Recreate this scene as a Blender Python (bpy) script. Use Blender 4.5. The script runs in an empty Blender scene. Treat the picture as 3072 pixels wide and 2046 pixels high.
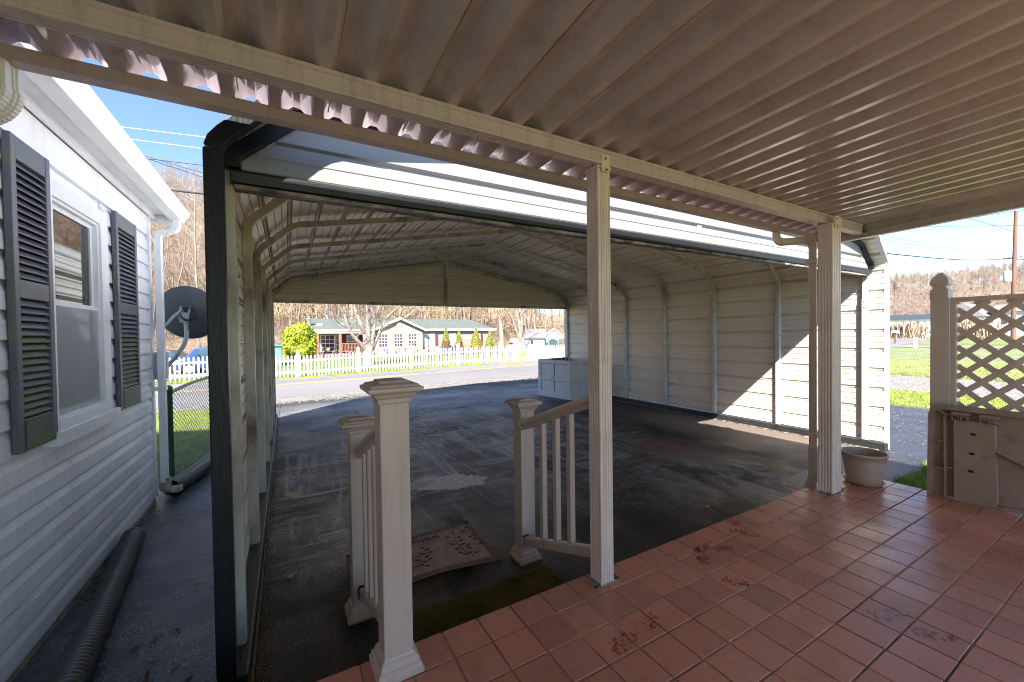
import bpy, math, random
import numpy as np
from mathutils import Vector, Matrix, Euler
random.seed(7)
RNG = np.random.default_rng(11)
SC = bpy.context.scene
COL = SC.collection
rad = math.radians

# ------------------------------------------------------------------ camera
YAW, PITCH, ROLL, FPX = rad(29.4424), rad(0.94979), rad(-0.80239), 1198.29
CAMZ = 1.6
_f = Vector((math.sin(YAW)*math.cos(PITCH), math.cos(YAW)*math.cos(PITCH), -math.sin(PITCH)))
_r = Vector((math.cos(YAW), -math.sin(YAW), 0)); _u = _r.cross(_f)
_r2 = _r*math.cos(ROLL)+_u*math.sin(ROLL); _u2 = _u*math.cos(ROLL)-_r*math.sin(ROLL)
cd = bpy.data.cameras.new('camera'); cam = bpy.data.objects.new('camera', cd); COL.objects.link(cam)
cam.matrix_world = Matrix(((_r2.x, _u2.x, -_f.x, 0), (_r2.y, _u2.y, -_f.y, 0), (_r2.z, _u2.z, -_f.z, CAMZ), (0, 0, 0, 1)))
cd.sensor_width = 36; cd.lens = 36*FPX/3072; cd.clip_start = .02; cd.clip_end = 2000
SC.camera = cam
def pix(x, y, z):                                                    # photo pixel of a point, to choose what is in view
    d = Vector((x, y, z-CAMZ)); w = d.dot(_f)
    if w < .05: return None
    return 1536+FPX*d.dot(_r2)/w, 1023-FPX*d.dot(_u2)/w
# ------------------------------------------------------------------ light
SUN = Vector((.70, .966, -1.0)).normalized()
wd = bpy.data.worlds.new("World"); SC.world = wd; wd.use_nodes = True
nt = wd.node_tree; sky = nt.nodes.new('ShaderNodeTexSky'); sky.sky_type = 'NISHITA'; sky.sun_disc = False
sky.sun_elevation = math.asin(-SUN.z); sky.sun_rotation = math.atan2(-SUN.x, -SUN.y) % (2*math.pi)
sky.air_density = 1.0; sky.dust_density = .3; sky.ozone_density = 2.5; sky.altitude = 2500
nt.links.new(sky.outputs[0], nt.nodes['Background'].inputs[0]); nt.nodes['Background'].inputs[1].default_value = .068
sd = bpy.data.lights.new('sun', 'SUN'); sd.energy = 3.0; sd.angle = rad(.53); sd.color = (1, .95, .90)
so = bpy.data.objects.new('sun', sd); COL.objects.link(so); so.rotation_euler = SUN.to_track_quat('-Z', 'Y').to_euler()
so.location = (-20, -30, 40)
SC.view_settings.view_transform = 'Standard'; SC.view_settings.look = 'None'; SC.view_settings.gamma = 1
SC.view_settings.use_curve_mapping = False; SC.view_settings.exposure = 2.55
SC.render.engine = 'CYCLES'
SC.cycles.max_bounces = 10; SC.cycles.diffuse_bounces = 7; SC.cycles.glossy_bounces = 3; SC.cycles.transparent_max_bounces = 12
SC.cycles.use_denoising = True; SC.cycles.caustics_reflective = False; SC.cycles.caustics_refractive = False
SC.cycles.sample_clamp_indirect = 6; SC.cycles.pixel_filter_type = 'BLACKMAN_HARRIS'; SC.cycles.filter_width = 1.05

# ------------------------------------------------------------------ materials
def mat(name, col, rough=.5, var=.12, vs=2.5, col2=None, lo=.5, hi=.65, c2s=1.5, streak=None, bump=0, bs=60, spec=.5, rnd=0, metal=0, fine=0, fs=120, stretch=(1, 1, 1), c2st=None, rvar=0):
    m = bpy.data.materials.new(name); m.use_nodes = True; t = m.node_tree; N = t.nodes; L = t.links
    b = N['Principled BSDF']; b.inputs['Roughness'].default_value = rough; b.inputs['Metallic'].default_value = metal
    b.inputs['Specular IOR Level'].default_value = spec
    g = N.new('ShaderNodeNewGeometry'); pos = g.outputs['Position']
    def mapping(sc):
        mp = N.new('ShaderNodeMapping'); mp.inputs['Scale'].default_value = sc; L.new(pos, mp.inputs['Vector']); return mp.outputs[0]
    def noise(sc, det=4, st=(1, 1, 1), ro=.55):
        n = N.new('ShaderNodeTexNoise'); n.inputs['Scale'].default_value = sc; n.inputs['Detail'].default_value = det; n.inputs['Roughness'].default_value = ro
        L.new(mapping(st) if st != (1, 1, 1) else pos, n.inputs['Vector']); return n.outputs['Fac']
    def rng(s, a, c, x=0., y=1.):
        r = N.new('ShaderNodeMapRange'); r.inputs[1].default_value = a; r.inputs[2].default_value = c; r.inputs[3].default_value = x; r.inputs[4].default_value = y
        L.new(s, r.inputs[0]); return r.outputs[0]
    def mix(f, a, c):
        x = N.new('ShaderNodeMix'); x.data_type = 'RGBA'
        for s, i in ((f, 0), (a, 6), (c, 7)):
            if hasattr(s, 'is_linked') or isinstance(s, bpy.types.NodeSocket): L.new(s, x.inputs[i])
            else: x.inputs[i].default_value = s if i == 0 else (*s[:3], 1)
        return x.outputs[2]
    def mulv(c, v):
        h = N.new('ShaderNodeHueSaturation'); L.new(c, h.inputs['Color']) if isinstance(c, bpy.types.NodeSocket) else setattr(h.inputs['Color'], 'default_value', (*c[:3], 1))
        L.new(v, h.inputs['Value']); return h.outputs[0]
    c = mulv(col, rng(noise(vs, 5, stretch), .3, .7, 1-var, 1+var))
    if fine: c = mulv(c, rng(noise(fs, 3), .3, .7, 1-fine, 1+fine))
    if col2 is not None: c = mix(rng(noise(c2s, 6, c2st or stretch, .6), lo, hi), c, col2)
    if streak: c = mix(rng(noise(streak[1], 4, (1, 1, .06)), .52, .75, 0, streak[2]), c, streak[0])
    if rnd:
        o = N.new('ShaderNodeObjectInfo'); c = mulv(c, rng(o.outputs['Random'], 0, 1, 1-rnd, 1+rnd))
    L.new(c, b.inputs['Base Color'])
    if rvar: L.new(rng(noise(vs*1.7, 5), .35, .65, max(.05, rough-rvar), rough+rvar), b.inputs['Roughness'])
    if bump:
        bp = N.new('ShaderNodeBump'); bp.inputs['Strength'].default_value = bump; bp.inputs['Distance'].default_value = .01
        L.new(noise(bs, 4, stretch), bp.inputs['Height']); L.new(bp.outputs[0], b.inputs['Normal'])
    m['_x'] = 1
    return m
DIRT = (.16, .12, .085)
M = dict(
 roof_alu=mat('porch_roof_aluminium', (.51, .45, .45), .14, .09, 2, (.30, .255, .235), .52, .85, 5, spec=.7, fine=.05, fs=90, rvar=.04),
 beam=mat('beam_paint', (.58, .485, .49), .36, .10, 3, (.40, .31, .23), .58, .9, 3, (DIRT, 30, .3), stretch=(.4, 1, 1), fine=.05),
 post=mat('post_paint', (.72, .60, .52), .42, .09, 4, (.35, .27, .2), .62, .9, 6, ((.38, .30, .22), 35, .45)),
 vinyl=mat('railing_vinyl', (.57, .455, .385), .38, .05, 5, (.36, .28, .22), .62, .85, 9, ((.34, .25, .18), 26, .40), fine=.03),
 siding=mat('white_vinyl_siding', (.82, .82, .84), .42, .06, 3, (.58, .55, .48), .62, .95, 4, ((.5, .46, .38), 14, .25), fine=.03),
 white=mat('white_trim_paint', (.80, .80, .80), .4, .06, 5, (.5, .45, .38), .64, .9, 8),
 dirtywhite=mat('mossy_downspout_foot', (.60, .56, .42), .6, .25, 14, (.18, .17, .08), .4, .7, 20),
 footp=mat('grimy_downspout_foot', (.60, .55, .48), .55, .2, 9, (.16, .16, .11), .45, .8, 9, stretch=(1, 1, .5)),
 stucco=mat('mossy_foundation', (.50, .45, .34), .8, .2, 6, (.16, .17, .07), .45, .7, 5, bump=.3),
 shutter=mat('grey_shutter', (.105, .105, .125), .45, .10, 4, (.12, .14, .06), .56, .75, 3, fine=.06),
 mossy=mat('mossy_grey_shutter', (.095, .10, .10), .55, .2, 6, (.10, .13, .035), .38, .6, 5),
 black=mat('black_painted_trim', (.006, .006, .008), .42, .3, 5, (.022, .023, .027), .6, .9, 20, bump=.25, spec=.35, bs=70, stretch=(1, 1, .12), fine=.1),
 blackx=mat('black_painted_header', (.016, .017, .021), .42, .3, 5, (.04, .043, .048), .58, .85, 16, bump=.3, spec=.4, bs=70, stretch=(.12, 1, 1), fine=.1),
 grimy=mat('grimy_wood_edge', (.30, .27, .23), .7, .4, 14, (.05, .045, .04), .42, .6, 20, stretch=(.4, 1, 1)),
 sheet=mat('almond_sheet_metal', (.72, .625, .52), .42, .05, 1.2, (.42, .36, .28), .6, .95, 2.2, fine=.02, rvar=.06),
 wsheet=mat('white_sheet_metal', (.60, .59, .58), .35, .05, 1.2, (.54, .51, .46), .62, .95, 3, fine=.02),
 gsheet=mat('gable_sheet', (.29, .284, .276), .4, .04, 1.2, (.255, .24, .215), .62, .95, 3),  # same white sheet, darkened to offset the strong sun on the gable
 osheet=mat('white_outer_sheet', (.78, .775, .76), .4, .05, 1.2),  # same sheet made whiter, to bounce more light onto the house siding
 galv=mat('galvanized_tube', (.50, .52, .52), .38, .14, 8, (.30, .28, .22), .6, .85, 6, spec=.6, rvar=.08),
 galvd=mat('stained_tube', (.52, .505, .42), .5, .14, 6, (.14, .10, .055), .48, .70, 3.2, stretch=(1, 1, .55), fine=.06),
 rust=mat('rusty_angle', (.24, .15, .09), .6, .3, 12, (.10, .06, .04), .5, .7, 20),
 curb=mat('tarred_curb', (.022, .021, .020), .5, .4, 12, (.07, .06, .05), .6, .8, 25, bump=.6, bs=90),
 tile=mat('quarry_tile', (.53, .215, .14), .31, .09, 3.5, (.56, .30, .23), .38, 1.15, 1.1, fine=.05, fs=160, rnd=.16, bump=.06, bs=60, rvar=.07),
 grout=mat('grout', (.42, .33, .26), .75, .35, 2.2, (.09, .07, .055), .42, .62, 1.5, fine=.2, fs=200),
 concrete=mat('porch_concrete', (.25, .22, .19), .8, .2, 8, bump=.3),
 turf=mat('green_turf', (.21, .19, .045), .9, .35, 9, (.13, .115, .035), .5, .7, 5, fine=.4, fs=320, bump=.8, bs=500),
 mat_=mat('rubber_mat', (.40, .27, .205), .8, .25, 14, (.48, .36, .28), .5, .75, 9, fine=.35, fs=420, bump=.7, bs=420),
 matdk=mat('mat_print', (.018, .013, .012), .7, .2, 20),
 mated=mat('mat_edge', (.16, .08, .06), .75, .25, 20, fine=.2, fs=300),
 wet=mat('wet_print', (.31, .085, .05), .25, .2, 30),
 pipe=mat('black_corrugated_pipe', (.060, .055, .050), .33, .25, 8, (.13, .115, .10), .6, .85, 10, spec=.8),
 cast=mat('terracotta_plastic', (.42, .30, .235), .5, .1, 8, (.45, .38, .32), .58, .7, 14, stretch=(1, 1, 2)),
 lid=mat('brown_resin', (.34, .235, .18), .55, .09, 6, (.13, .085, .06), .55, .85, 7, fine=.10, fs=220, bump=.25, bs=260),
 hole=mat('dark_hole', (.01, .008, .007), .8),
 dish=mat('dish_grey', (.075, .085, .10), .45, .12, 3), dishm=mat('dish_bracket', (.40, .42, .44), .4, .15, 20),
 cable=mat('black_cable', (.02, .02, .02), .5), wcable=mat('white_cable', (.65, .63, .60), .5),
 green=mat('green_fence_paint', (.035, .11, .05), .5, .2, 10), link=mat('chain_link_wire', (.16, .19, .16), .5, .2, 12),
 glink=mat('galvanized_wire', (.32, .32, .30), .5, .2, 12),
 lat=mat('beige_lattice_vinyl', (.60, .49, .415), .5, .08, 6, (.38, .29, .22), .58, .85, 7, fine=.05),
 box=mat('box_side_board', (.62, .62, .63), .6, .06, 4, (.42, .40, .38), .62, .95, 7, fine=.03),
 boxd=mat('box_dark_shade', (.08, .08, .085), .7),  # dark tone of the box inside and of the painted reveal shade
 picket=mat('white_picket_vinyl', (.80, .80, .79), .4, .05, 5),
 hs=mat('tan_siding', (.27, .235, .20), .7, .08, 2), hs2=mat('white_shed_boards', (.50, .51, .52), .6, .06, 2),
 shg=mat('green_shingles', (.105, .12, .10), .9, .2, 1.5, (.09, .10, .075), .5, .75, 1.2, fine=.15, fs=30), shgr=mat('grey_shingles', (.20, .18, .178), .9, .15, 2, fine=.12, fs=25),
 glass=mat('dark_window_glass', (.07, .05, .06), .08, .3, 2), glassl=mat('curtained_glass', (.42, .48, .50), .12, .2, 3),
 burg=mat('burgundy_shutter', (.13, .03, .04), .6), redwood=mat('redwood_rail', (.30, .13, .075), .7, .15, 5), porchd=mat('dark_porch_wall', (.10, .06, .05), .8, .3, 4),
 vent=mat('vent_metal', (.45, .42, .40), .5), stove=mat('stovepipe', (.5, .5, .52), .35, metal=.6), black2=mat('black_metal', (.02, .02, .02), .5),
 bark=mat('grey_bark', (.28, .23, .19), .9, .25, 4, (.17, .13, .10), .5, .7, 6, stretch=(1, 1, .3), bump=.6, bs=20),
 pale=mat('pale_bark', (.42, .37, .325), .9, .2, 2, (.30, .25, .2), .5, .75, 2),
 wood=mat('bare_woods', (.25, .18, .13), .95, .4, .25, (.38, .31, .24), .45, .6, .35),
 wood2=mat('far_bare_woods', (.33, .265, .21), .95, .3, .06, (.27, .255, .15), .55, .68, .035),
 litter=mat('leaf_litter', (.27, .175, .115), .95, .3, .35, (.26, .22, .125), .52, .7, .12, fine=.4, fs=2.2, bump=1, bs=1.5),
 budg=mat('budding_leaves', (.26, .25, .085), .8, .3, 1), budo=mat('russet_leaves', (.40, .25, .13), .8, .3, 1),
 bushy=mat('yellow_green_leaves', (.40, .44, .025), .7, .45, 5, (.12, .19, .010), .48, .65, 3.2), conif=mat('dwarf_conifer_leaves', (.25, .245, .045), .8, .35, 6), conib=mat('brown_conifer_leaves', (.22, .12, .055), .9, .35, 6),
 grass=mat('lawn', (.15, .19, .05), .95, .35, .8, (.25, .22, .10), .5, .72, .9, fine=.45, fs=14, bump=.8, bs=35),
 blade=mat('grass_blades', (.25, .31, .055), .8, .4, 1.5, (.38, .34, .13), .55, .7, 2.0),
 road=mat('old_road_asphalt', (.195, .18, .174), .85, .10, .5, (.165, .15, .145), .5, .7, .35, fine=.22, fs=60, bump=.4, bs=120, stretch=(.4, 1, 1)),
 gravel=mat('gravel_shoulder', (.20, .18, .16), .95, .3, 3, (.27, .245, .225), .5, .62, 25, fine=.5, fs=45, bump=1, bs=60),
 wgravel=mat('white_gravel', (.25, .23, .215), .95, .25, 4, (.17, .155, .14), .50, .62, 12, fine=.35, fs=40, bump=1, bs=50),
 yellow=mat('yellow_road_paint', (.50, .31, .14), .8, .12, 3, (.25, .2, .15), .6, .8, 20), whitep=mat('white_road_paint', (.6, .58, .55), .8),
 alley=mat('sealed_asphalt', (.070, .071, .080), .26, .35, 2, (.13, .125, .125), .52, .72, 3, fine=.35, fs=130, bump=.8, bs=55, rvar=.12),
 rasph=mat('right_asphalt', (.045, .048, .058), .5, .3, 1.5, (.16, .13, .09), .6, .7, 22, fine=.4, fs=90, bump=.8, bs=80),
 reed=mat('dry_reeds', (.44, .34, .24), .9, .25, 3), pole=mat('brown_pole', (.17, .085, .055), .85, .2, 2, stretch=(1, 1, .2)), grey=mat('grey_metal', (.42, .43, .45), .5),
 blue=mat('blue_car_paint', (.03, .07, .17), .25, .05, 2), dkcar=mat('grey_car_paint', (.05, .055, .07), .3), carglass=mat('car_glass', (.05, .09, .12), .08), tyre=mat('tyre', (.015, .015, .015), .7),
 teal=mat('teal_roof', (.045, .06, .068), .7), pink=mat('red_roof', (.42, .22, .19), .8, .1, 2), leaf=mat('dead_leaf', (.13, .065, .03), .8, .3, 60), leaf2=mat('grey_dead_leaf', (.09, .065, .05), .8, .3, 60),
 pebble=mat('pale_pebble', (.5, .45, .38), .8, .2, 60), straw=mat('straw', (.34, .25, .15), .9, .4, 20), mulch=mat('red_mulch', (.28, .09, .05), .9, .3, 6),
 gshed=mat('green_shed', (.12, .30, .22), .6), screen=mat('bug', (.02, .015, .01), .8),
 flr=mat('red_flower', (.5, .03, .05), .8), flp=mat('purple_flower', (.22, .06, .32), .8), flb=mat('blue_flower', (.05, .12, .4), .8), flw=mat('white_flower', (.75, .70, .7), .8),
)
# driveway: worn sealed asphalt with scuffs, dusty light areas, pale spills and a rusty stain
def driveway_material():
    m = bpy.data.materials.new('worn_driveway'); m.use_nodes = True; t = m.node_tree; N = t.nodes; L = t.links; b = N['Principled BSDF']
    g = N.new('ShaderNodeNewGeometry'); pos = g.outputs['Position']
    def noise(sc, det=5, st=(1, 1, 1), ro=.6, dist=0, rot=0):
        mp = N.new('ShaderNodeMapping'); mp.inputs['Scale'].default_value = st; mp.inputs['Rotation'].default_value = (0, 0, rot); L.new(pos, mp.inputs[0])
        n = N.new('ShaderNodeTexNoise'); n.inputs['Scale'].default_value = sc; n.inputs['Detail'].default_value = det; n.inputs['Roughness'].default_value = ro; n.inputs['Distortion'].default_value = dist
        L.new(mp.outputs[0], n.inputs[0]); return n.outputs['Fac']
    def rng(s, a, c, x=0., y=1.):
        r = N.new('ShaderNodeMapRange'); r.inputs[1].default_value = a; r.inputs[2].default_value = c; r.inputs[3].default_value = x; r.inputs[4].default_value = y
        L.new(s, r.inputs[0]); return r.outputs[0]
    def mth(op, a, c):
        x = N.new('ShaderNodeMath'); x.operation = op
        for i, s in enumerate((a, c)):
            if isinstance(s, (int, float)): x.inputs[i].default_value = s
            else: L.new(s, x.inputs[i])
        return x.outputs[0]
    def mix(f, a, c):
        x = N.new('ShaderNodeMix'); x.data_type = 'RGBA'
        L.new(f, x.inputs[0]) if not isinstance(f, float) else setattr(x.inputs[0], 'default_value', f)
        for s, i in ((a, 6), (c, 7)):
            if isinstance(s, tuple): x.inputs[i].default_value = (*s, 1)
            else: L.new(s, x.inputs[i])
        return x.outputs[2]
    wob = noise(7, 9, ro=.78)
    def blob(cx, cy, rx, ry, rot=0, soft=.35, wb=.9):
        mp = N.new('ShaderNodeMapping'); mp.vector_type = 'TEXTURE'; mp.inputs['Location'].default_value = (cx, cy, 0); mp.inputs['Rotation'].default_value = (0, 0, rot); mp.inputs['Scale'].default_value = (rx, ry, 1e3)
        L.new(pos, mp.inputs[0]); ln = N.new('ShaderNodeVectorMath'); ln.operation = 'LENGTH'; L.new(mp.outputs[0], ln.inputs[0])
        d = mth('ADD', ln.outputs['Value'], mth('MULTIPLY', mth('SUBTRACT', wob, .5), wb)); return rng(d, 1-soft, 1+soft, 1, 0)
    fine = noise(48, 5, ro=.8)
    c = mix(rng(noise(.8, 6), .35, .65), (.011, .010, .010), (.036, .031, .028))
    light = (.52, .49, .47); mid = (.27, .245, .23)
    swirl = noise(1.3, 2, ro=.5)
    scuff = mth('MULTIPLY', rng(noise(7, 8, (1, .10, 1), .72, .9, rad(24)), .50, .62), rng(swirl, .40, .52))
    scuff2 = mth('MULTIPLY', rng(noise(8, 8, (.12, 1, 1), .74, 1.1, rad(38)), .50, .61), rng(swirl, .60, .46))
    area = mth('MAXIMUM', blob(2.2, 5.9, 2.3, 2.2, .2, .5, 1.2), mth('MAXIMUM', blob(.45, 4.9, .75, 1.5, 0, .5, 1.2), blob(.3, 3.7, .7, .6, 0, .6, 1.3)))
    c = mix(mth('MULTIPLY', area, rng(noise(1.7, 6, (1, .6, 1), .65, .6, rad(20)), .38, .62, .15, .95)), c, mid)
    c = mix(mth('MULTIPLY', area, scuff), c, light); c = mix(mth('MULTIPLY', area, scuff2), c, light)
    far = blob(3.2, 9.3, 4.2, 2.1, 0, .5, .6)
    c = mix(mth('MULTIPLY', far, rng(noise(1.4, 6), .35, .65, .5, 1)), c, (.27, .265, .265))
    c = mix(mth('MULTIPLY', rng(noise(2.0, 6, (1, .45, 1), .65, .8), .42, .62), mth('MAXIMUM', blob(4.9, 2.5, 1.5, .9, .1, .6, 1.3), mth('MULTIPLY', blob(1.0, 3.0, 1.4, .8, 0, .6, 1.2), .45))), c, (.34, .29, .235))
    c = mix(blob(6.3, 3.4, .75, 2.6, 0, .4, .4), c, (.17, .135, .11))
    c = mix(mth('MULTIPLY', blob(4.55, 3.65, .55, .4, -.5, .6, 1.2), .7), c, (.17, .085, .06))
    c = mix(mth('MULTIPLY', blob(.2, 7.0, .38, .5, 0, .35, .6), .75), c, (.40, .355, .27))
    c = mix(blob(1.52, 4.12, .40, .22, -.35, .05, 1.5), c, (.60, .60, .62))
    c = mix(blob(1.1, 4.2, .3, .10, .1, .10, 1.2), c, (.42, .42, .43))
    c = mix(blob(.32, 4.52, .27, .030, .06, .12, 1.6), c, (.55, .50, .38))
    c = mix(blob(.03, 4.62, .14, .05, -1.0, .15, 1.3), c, (.52, .44, .28))
    # cracks
    v = N.new('ShaderNodeTexVoronoi'); v.feature = 'DISTANCE_TO_EDGE'; v.inputs['Scale'].default_value = .42
    mp = N.new('ShaderNodeMapping'); mp.inputs['Location'].default_value = (3.3, 1.1, 0); L.new(pos, mp.inputs[0])
    ad = N.new('ShaderNodeVectorMath'); ad.operation = 'ADD'; nn = N.new('ShaderNodeTexNoise'); nn.inputs['Scale'].default_value = 3; nn.inputs['Detail'].default_value = 6; L.new(pos, nn.inputs[0])
    sc2 = N.new('ShaderNodeVectorMath'); sc2.operation = 'SCALE'; sc2.inputs['Scale'].default_value = .5; L.new(nn.outputs['Color'], sc2.inputs[0]); L.new(mp.outputs[0], ad.inputs[0]); L.new(sc2.outputs[0], ad.inputs[1]); L.new(ad.outputs[0], v.inputs['Vector'])
    crack = mth('MULTIPLY', rng(v.outputs['Distance'], .003, .012, 1, 0), mth('MAXIMUM', blob(3.0, 8.0, 3.3, 2.3, 0, .5, .8), .0))
    c = mix(crack, c, (.012, .012, .012))
    h = N.new('ShaderNodeHueSaturation'); L.new(c, h.inputs['Color']); L.new(rng(fine, .36, .64, .35, 1.65), h.inputs['Value'])
    L.new(h.outputs[0], b.inputs['Base Color'])
    L.new(rng(noise(1.1, 6), .35, .65, .50, .80), b.inputs['Roughness']); b.inputs['Specular IOR Level'].default_value = .35
    bp = N.new('ShaderNodeBump'); bp.inputs['Strength'].default_value = .9; bp.inputs['Distance'].default_value = .008
    L.new(mth('SUBTRACT', mth('ADD', noise(70, 4), mth('MULTIPLY', noise(9, 4), .6)), mth('MULTIPLY', crack, 1.2)), bp.inputs['Height']); L.new(bp.outputs[0], b.inputs['Normal'])
    return m
M['drive'] = driveway_material()
def pane_material(name, tint, mixv):
    m = bpy.data.materials.new(name); m.use_nodes = True; t = m.node_tree; N = t.nodes; L = t.links; N.remove(N['Principled BSDF'])
    o = N['Material Output']; tr = N.new('ShaderNodeBsdfTransparent'); tr.inputs[0].default_value = (*tint, 1)
    gl = N.new('ShaderNodeBsdfGlossy'); gl.inputs['Roughness'].default_value = .015; fr = N.new('ShaderNodeFresnel'); fr.inputs[0].default_value = mixv
    x = N.new('ShaderNodeMixShader'); L.new(fr.outputs[0], x.inputs[0]); L.new(tr.outputs[0], x.inputs[1]); L.new(gl.outputs[0], x.inputs[2]); L.new(x.outputs[0], o.inputs[0]); return m
M['pane'] = pane_material('window_pane', (.92, .95, .94), 1.8)
def screen_material():
    m = bpy.data.materials.new('insect_screen'); m.use_nodes = True; t = m.node_tree; N = t.nodes; L = t.links; b = N['Principled BSDF']
    b.inputs['Base Color'].default_value = (.62, .60, .59, 1); b.inputs['Roughness'].default_value = .7
    b.inputs['Alpha'].default_value = .35; return m
M['scr'] = screen_material()

# ------------------------------------------------------------------ mesh helpers
ORG = {}
class MB:
    def __init__(s): s.v = []; s.f = []; s.m = []; s.s = []
    def add(s, V, F, m=0, sm=False):
        k = len(s.v); s.v.extend([tuple(p) for p in V])
        for f in F: s.f.append(tuple(i+k for i in f)); s.m.append(m); s.s.append(sm)
        return s
    def box(s, x0, x1, y0, y1, z0, z1, m=0):
        return s.add([(x, y, z) for x in (x0, x1) for y in (y0, y1) for z in (z0, z1)], [(0, 1, 3, 2), (4, 6, 7, 5), (0, 4, 5, 1), (2, 3, 7, 6), (0, 2, 6, 4), (1, 5, 7, 3)], m)
    def obox(s, c, half, R, m=0):
        V = [Vector(c)+R@Vector((a*half[0], b*half[1], d*half[2])) for a in (-1, 1) for b in (-1, 1) for d in (-1, 1)]
        return s.add(V, [(0, 1, 3, 2), (4, 6, 7, 5), (0, 4, 5, 1), (2, 3, 7, 6), (0, 2, 6, 4), (1, 5, 7, 3)], m)
    def bar(s, p, q, w, h, m=0, up=(0, 0, 1)):                        # box from p to q, width w across, height h along up
        p, q = Vector(p), Vector(q); d = (q-p).normalized(); u = Vector(up); a = d.cross(u).normalized(); u = a.cross(d)
        V = [P+a*(i*w/2)+u*(j*h/2) for P in (p, q) for i in (-1, 1) for j in (-1, 1)]
        return s.add(V, [(0, 1, 3, 2), (4, 6, 7, 5), (0, 4, 5, 1), (2, 3, 7, 6), (0, 2, 6, 4), (1, 5, 7, 3)], m)
    def tube(s, pts, r, n=8, m=0, caps=True, sm=True):
        pts = [Vector(p) for p in pts]; R = r if isinstance(r, (list, tuple)) else [r]*len(pts); k = len(pts); V = []; prev = None
        for i, p in enumerate(pts):
            d = (pts[min(i+1, k-1)]-pts[max(i-1, 0)]).normalized()
            if prev is None: a = d.orthogonal().normalized()
            else: a = (prev-d*prev.dot(d)); a = a.normalized() if a.length > 1e-6 else d.orthogonal().normalized()
            prev = a; b = d.cross(a)
            for j in range(n):
                t = 2*math.pi*j/n; V.append(p+(a*math.cos(t)+b*math.sin(t))*R[i])
        F = [(i*n+j, i*n+(j+1) % n, (i+1)*n+(j+1) % n, (i+1)*n+j) for i in range(k-1) for j in range(n)]
        s.add(V, F, m, sm)
        if caps: s.add(V[:n], [tuple(range(n))[::-1]], m); s.add(V[-n:], [tuple(range(n))], m)
        return s
    def lathe(s, prof, c, n=24, m=0, sm=True):                        # prof (r,z)
        V = [(c[0]+r*math.cos(2*math.pi*j/n), c[1]+r*math.sin(2*math.pi*j/n), c[2]+z) for r, z in prof for j in range(n)]
        return s.add(V, [(i*n+j, i*n+(j+1) % n, (i+1)*n+(j+1) % n, (i+1)*n+j) for i in range(len(prof)-1) for j in range(n)], m, sm)
    def sq(s, prof, c, m=0):                                          # square lathe (half width, z)
        V = [(c[0]+a*h, c[1]+b*h, c[2]+z) for h, z in prof for a, b in ((-1, -1), (1, -1), (1, 1), (-1, 1))]
        k = len(prof); F = [(i*4+j, i*4+(j+1) % 4, (i+1)*4+(j+1) % 4, (i+1)*4+j) for i in range(k-1) for j in range(4)]
        return s.add(V, F+[(3, 2, 1, 0), tuple(range(4*k-4, 4*k))], m)
    def ext(s, P, axis, a, b, m=0, sm=False, cap=True, closed=True):  # polygon in the plane across axis, from a to b
        def pt(p, t): return (t, p[0], p[1]) if axis == 'x' else (p[0], t, p[1]) if axis == 'y' else (p[0], p[1], t)
        n = len(P); V = [pt(p, a) for p in P]+[pt(p, b) for p in P]
        F = [(i, (i+1) % n, n+(i+1) % n, n+i) for i in range(n if closed else n-1)]
        if cap and closed: F += [tuple(range(n))[::-1], tuple(range(n, 2*n))]
        return s.add(V, F, m, sm)
    def build(s, name, mats, parent=None, org=(0, 0, 0), bevel=0):
        if parent is not None: org = ORG[parent.name]
        o = Vector(org); me = bpy.data.meshes.new(name)
        me.from_pydata([(x-o.x, y-o.y, z-o.z) for x, y, z in s.v], [], s.f)
        for mm in (mats if isinstance(mats, (list, tuple)) else [mats]): me.materials.append(M[mm] if isinstance(mm, str) else mm)
        me.polygons.foreach_set('material_index', s.m); me.polygons.foreach_set('use_smooth', s.s); me.update()
        ob = bpy.data.objects.new(name, me); COL.objects.link(ob)
        if parent is not None: ob.parent = parent
        else: ob.location = o
        ORG[ob.name] = o.copy()
        if bevel:
            bv = ob.modifiers.new('bevel', 'BEVEL'); bv.width = bevel; bv.segments = 2; bv.limit_method = 'ANGLE'; bv.angle_limit = rad(40)
        return ob
def npmesh(name, V, F, mats, mi=None, parent=None):
    me = bpy.data.meshes.new(name); V = np.asarray(V, dtype=np.float32)
    if parent is not None: V = V-np.array(ORG[parent.name], dtype=np.float32)
    F = np.asarray(F, dtype=np.int32); k = F.shape[1]
    me.vertices.add(len(V)); me.vertices.foreach_set('co', V.ravel()); me.loops.add(F.size); me.loops.foreach_set('vertex_index', F.ravel())
    me.polygons.add(len(F)); me.polygons.foreach_set('loop_start', np.arange(0, F.size, k, dtype=np.int32))
    for mm in mats: me.materials.append(M[mm])
    if mi is not None: me.polygons.foreach_set('material_index', np.asarray(mi, dtype=np.int32))
    me.update(calc_edges=True)
    ob = bpy.data.objects.new(name, me); COL.objects.link(ob)
    if parent is not None: ob.parent = parent
    ORG[ob.name] = Vector(ORG[parent.name]) if parent is not None else Vector((0, 0, 0))
    return ob
def tag(o, label=None, cat=None, group=None, kind=None):
    for k, v in (('label', label), ('category', cat), ('group', group), ('kind', kind)):
        if v: o[k] = v
    return o
def empty(name, loc, label, cat, group=None):
    o = bpy.data.objects.new(name, None); COL.objects.link(o); o.location = loc; o.empty_display_size = .1; ORG[o.name] = Vector(loc)
    return tag(o, label, cat, group)
def struct(o): o['kind'] = 'structure'; return o
def link_copy(src, parent, off):                                      # a piece sharing mesh data
    c = src.copy(); COL.objects.link(c); c.parent = parent; c.location = off; ORG[c.name] = ORG[parent.name]; return c

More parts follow.
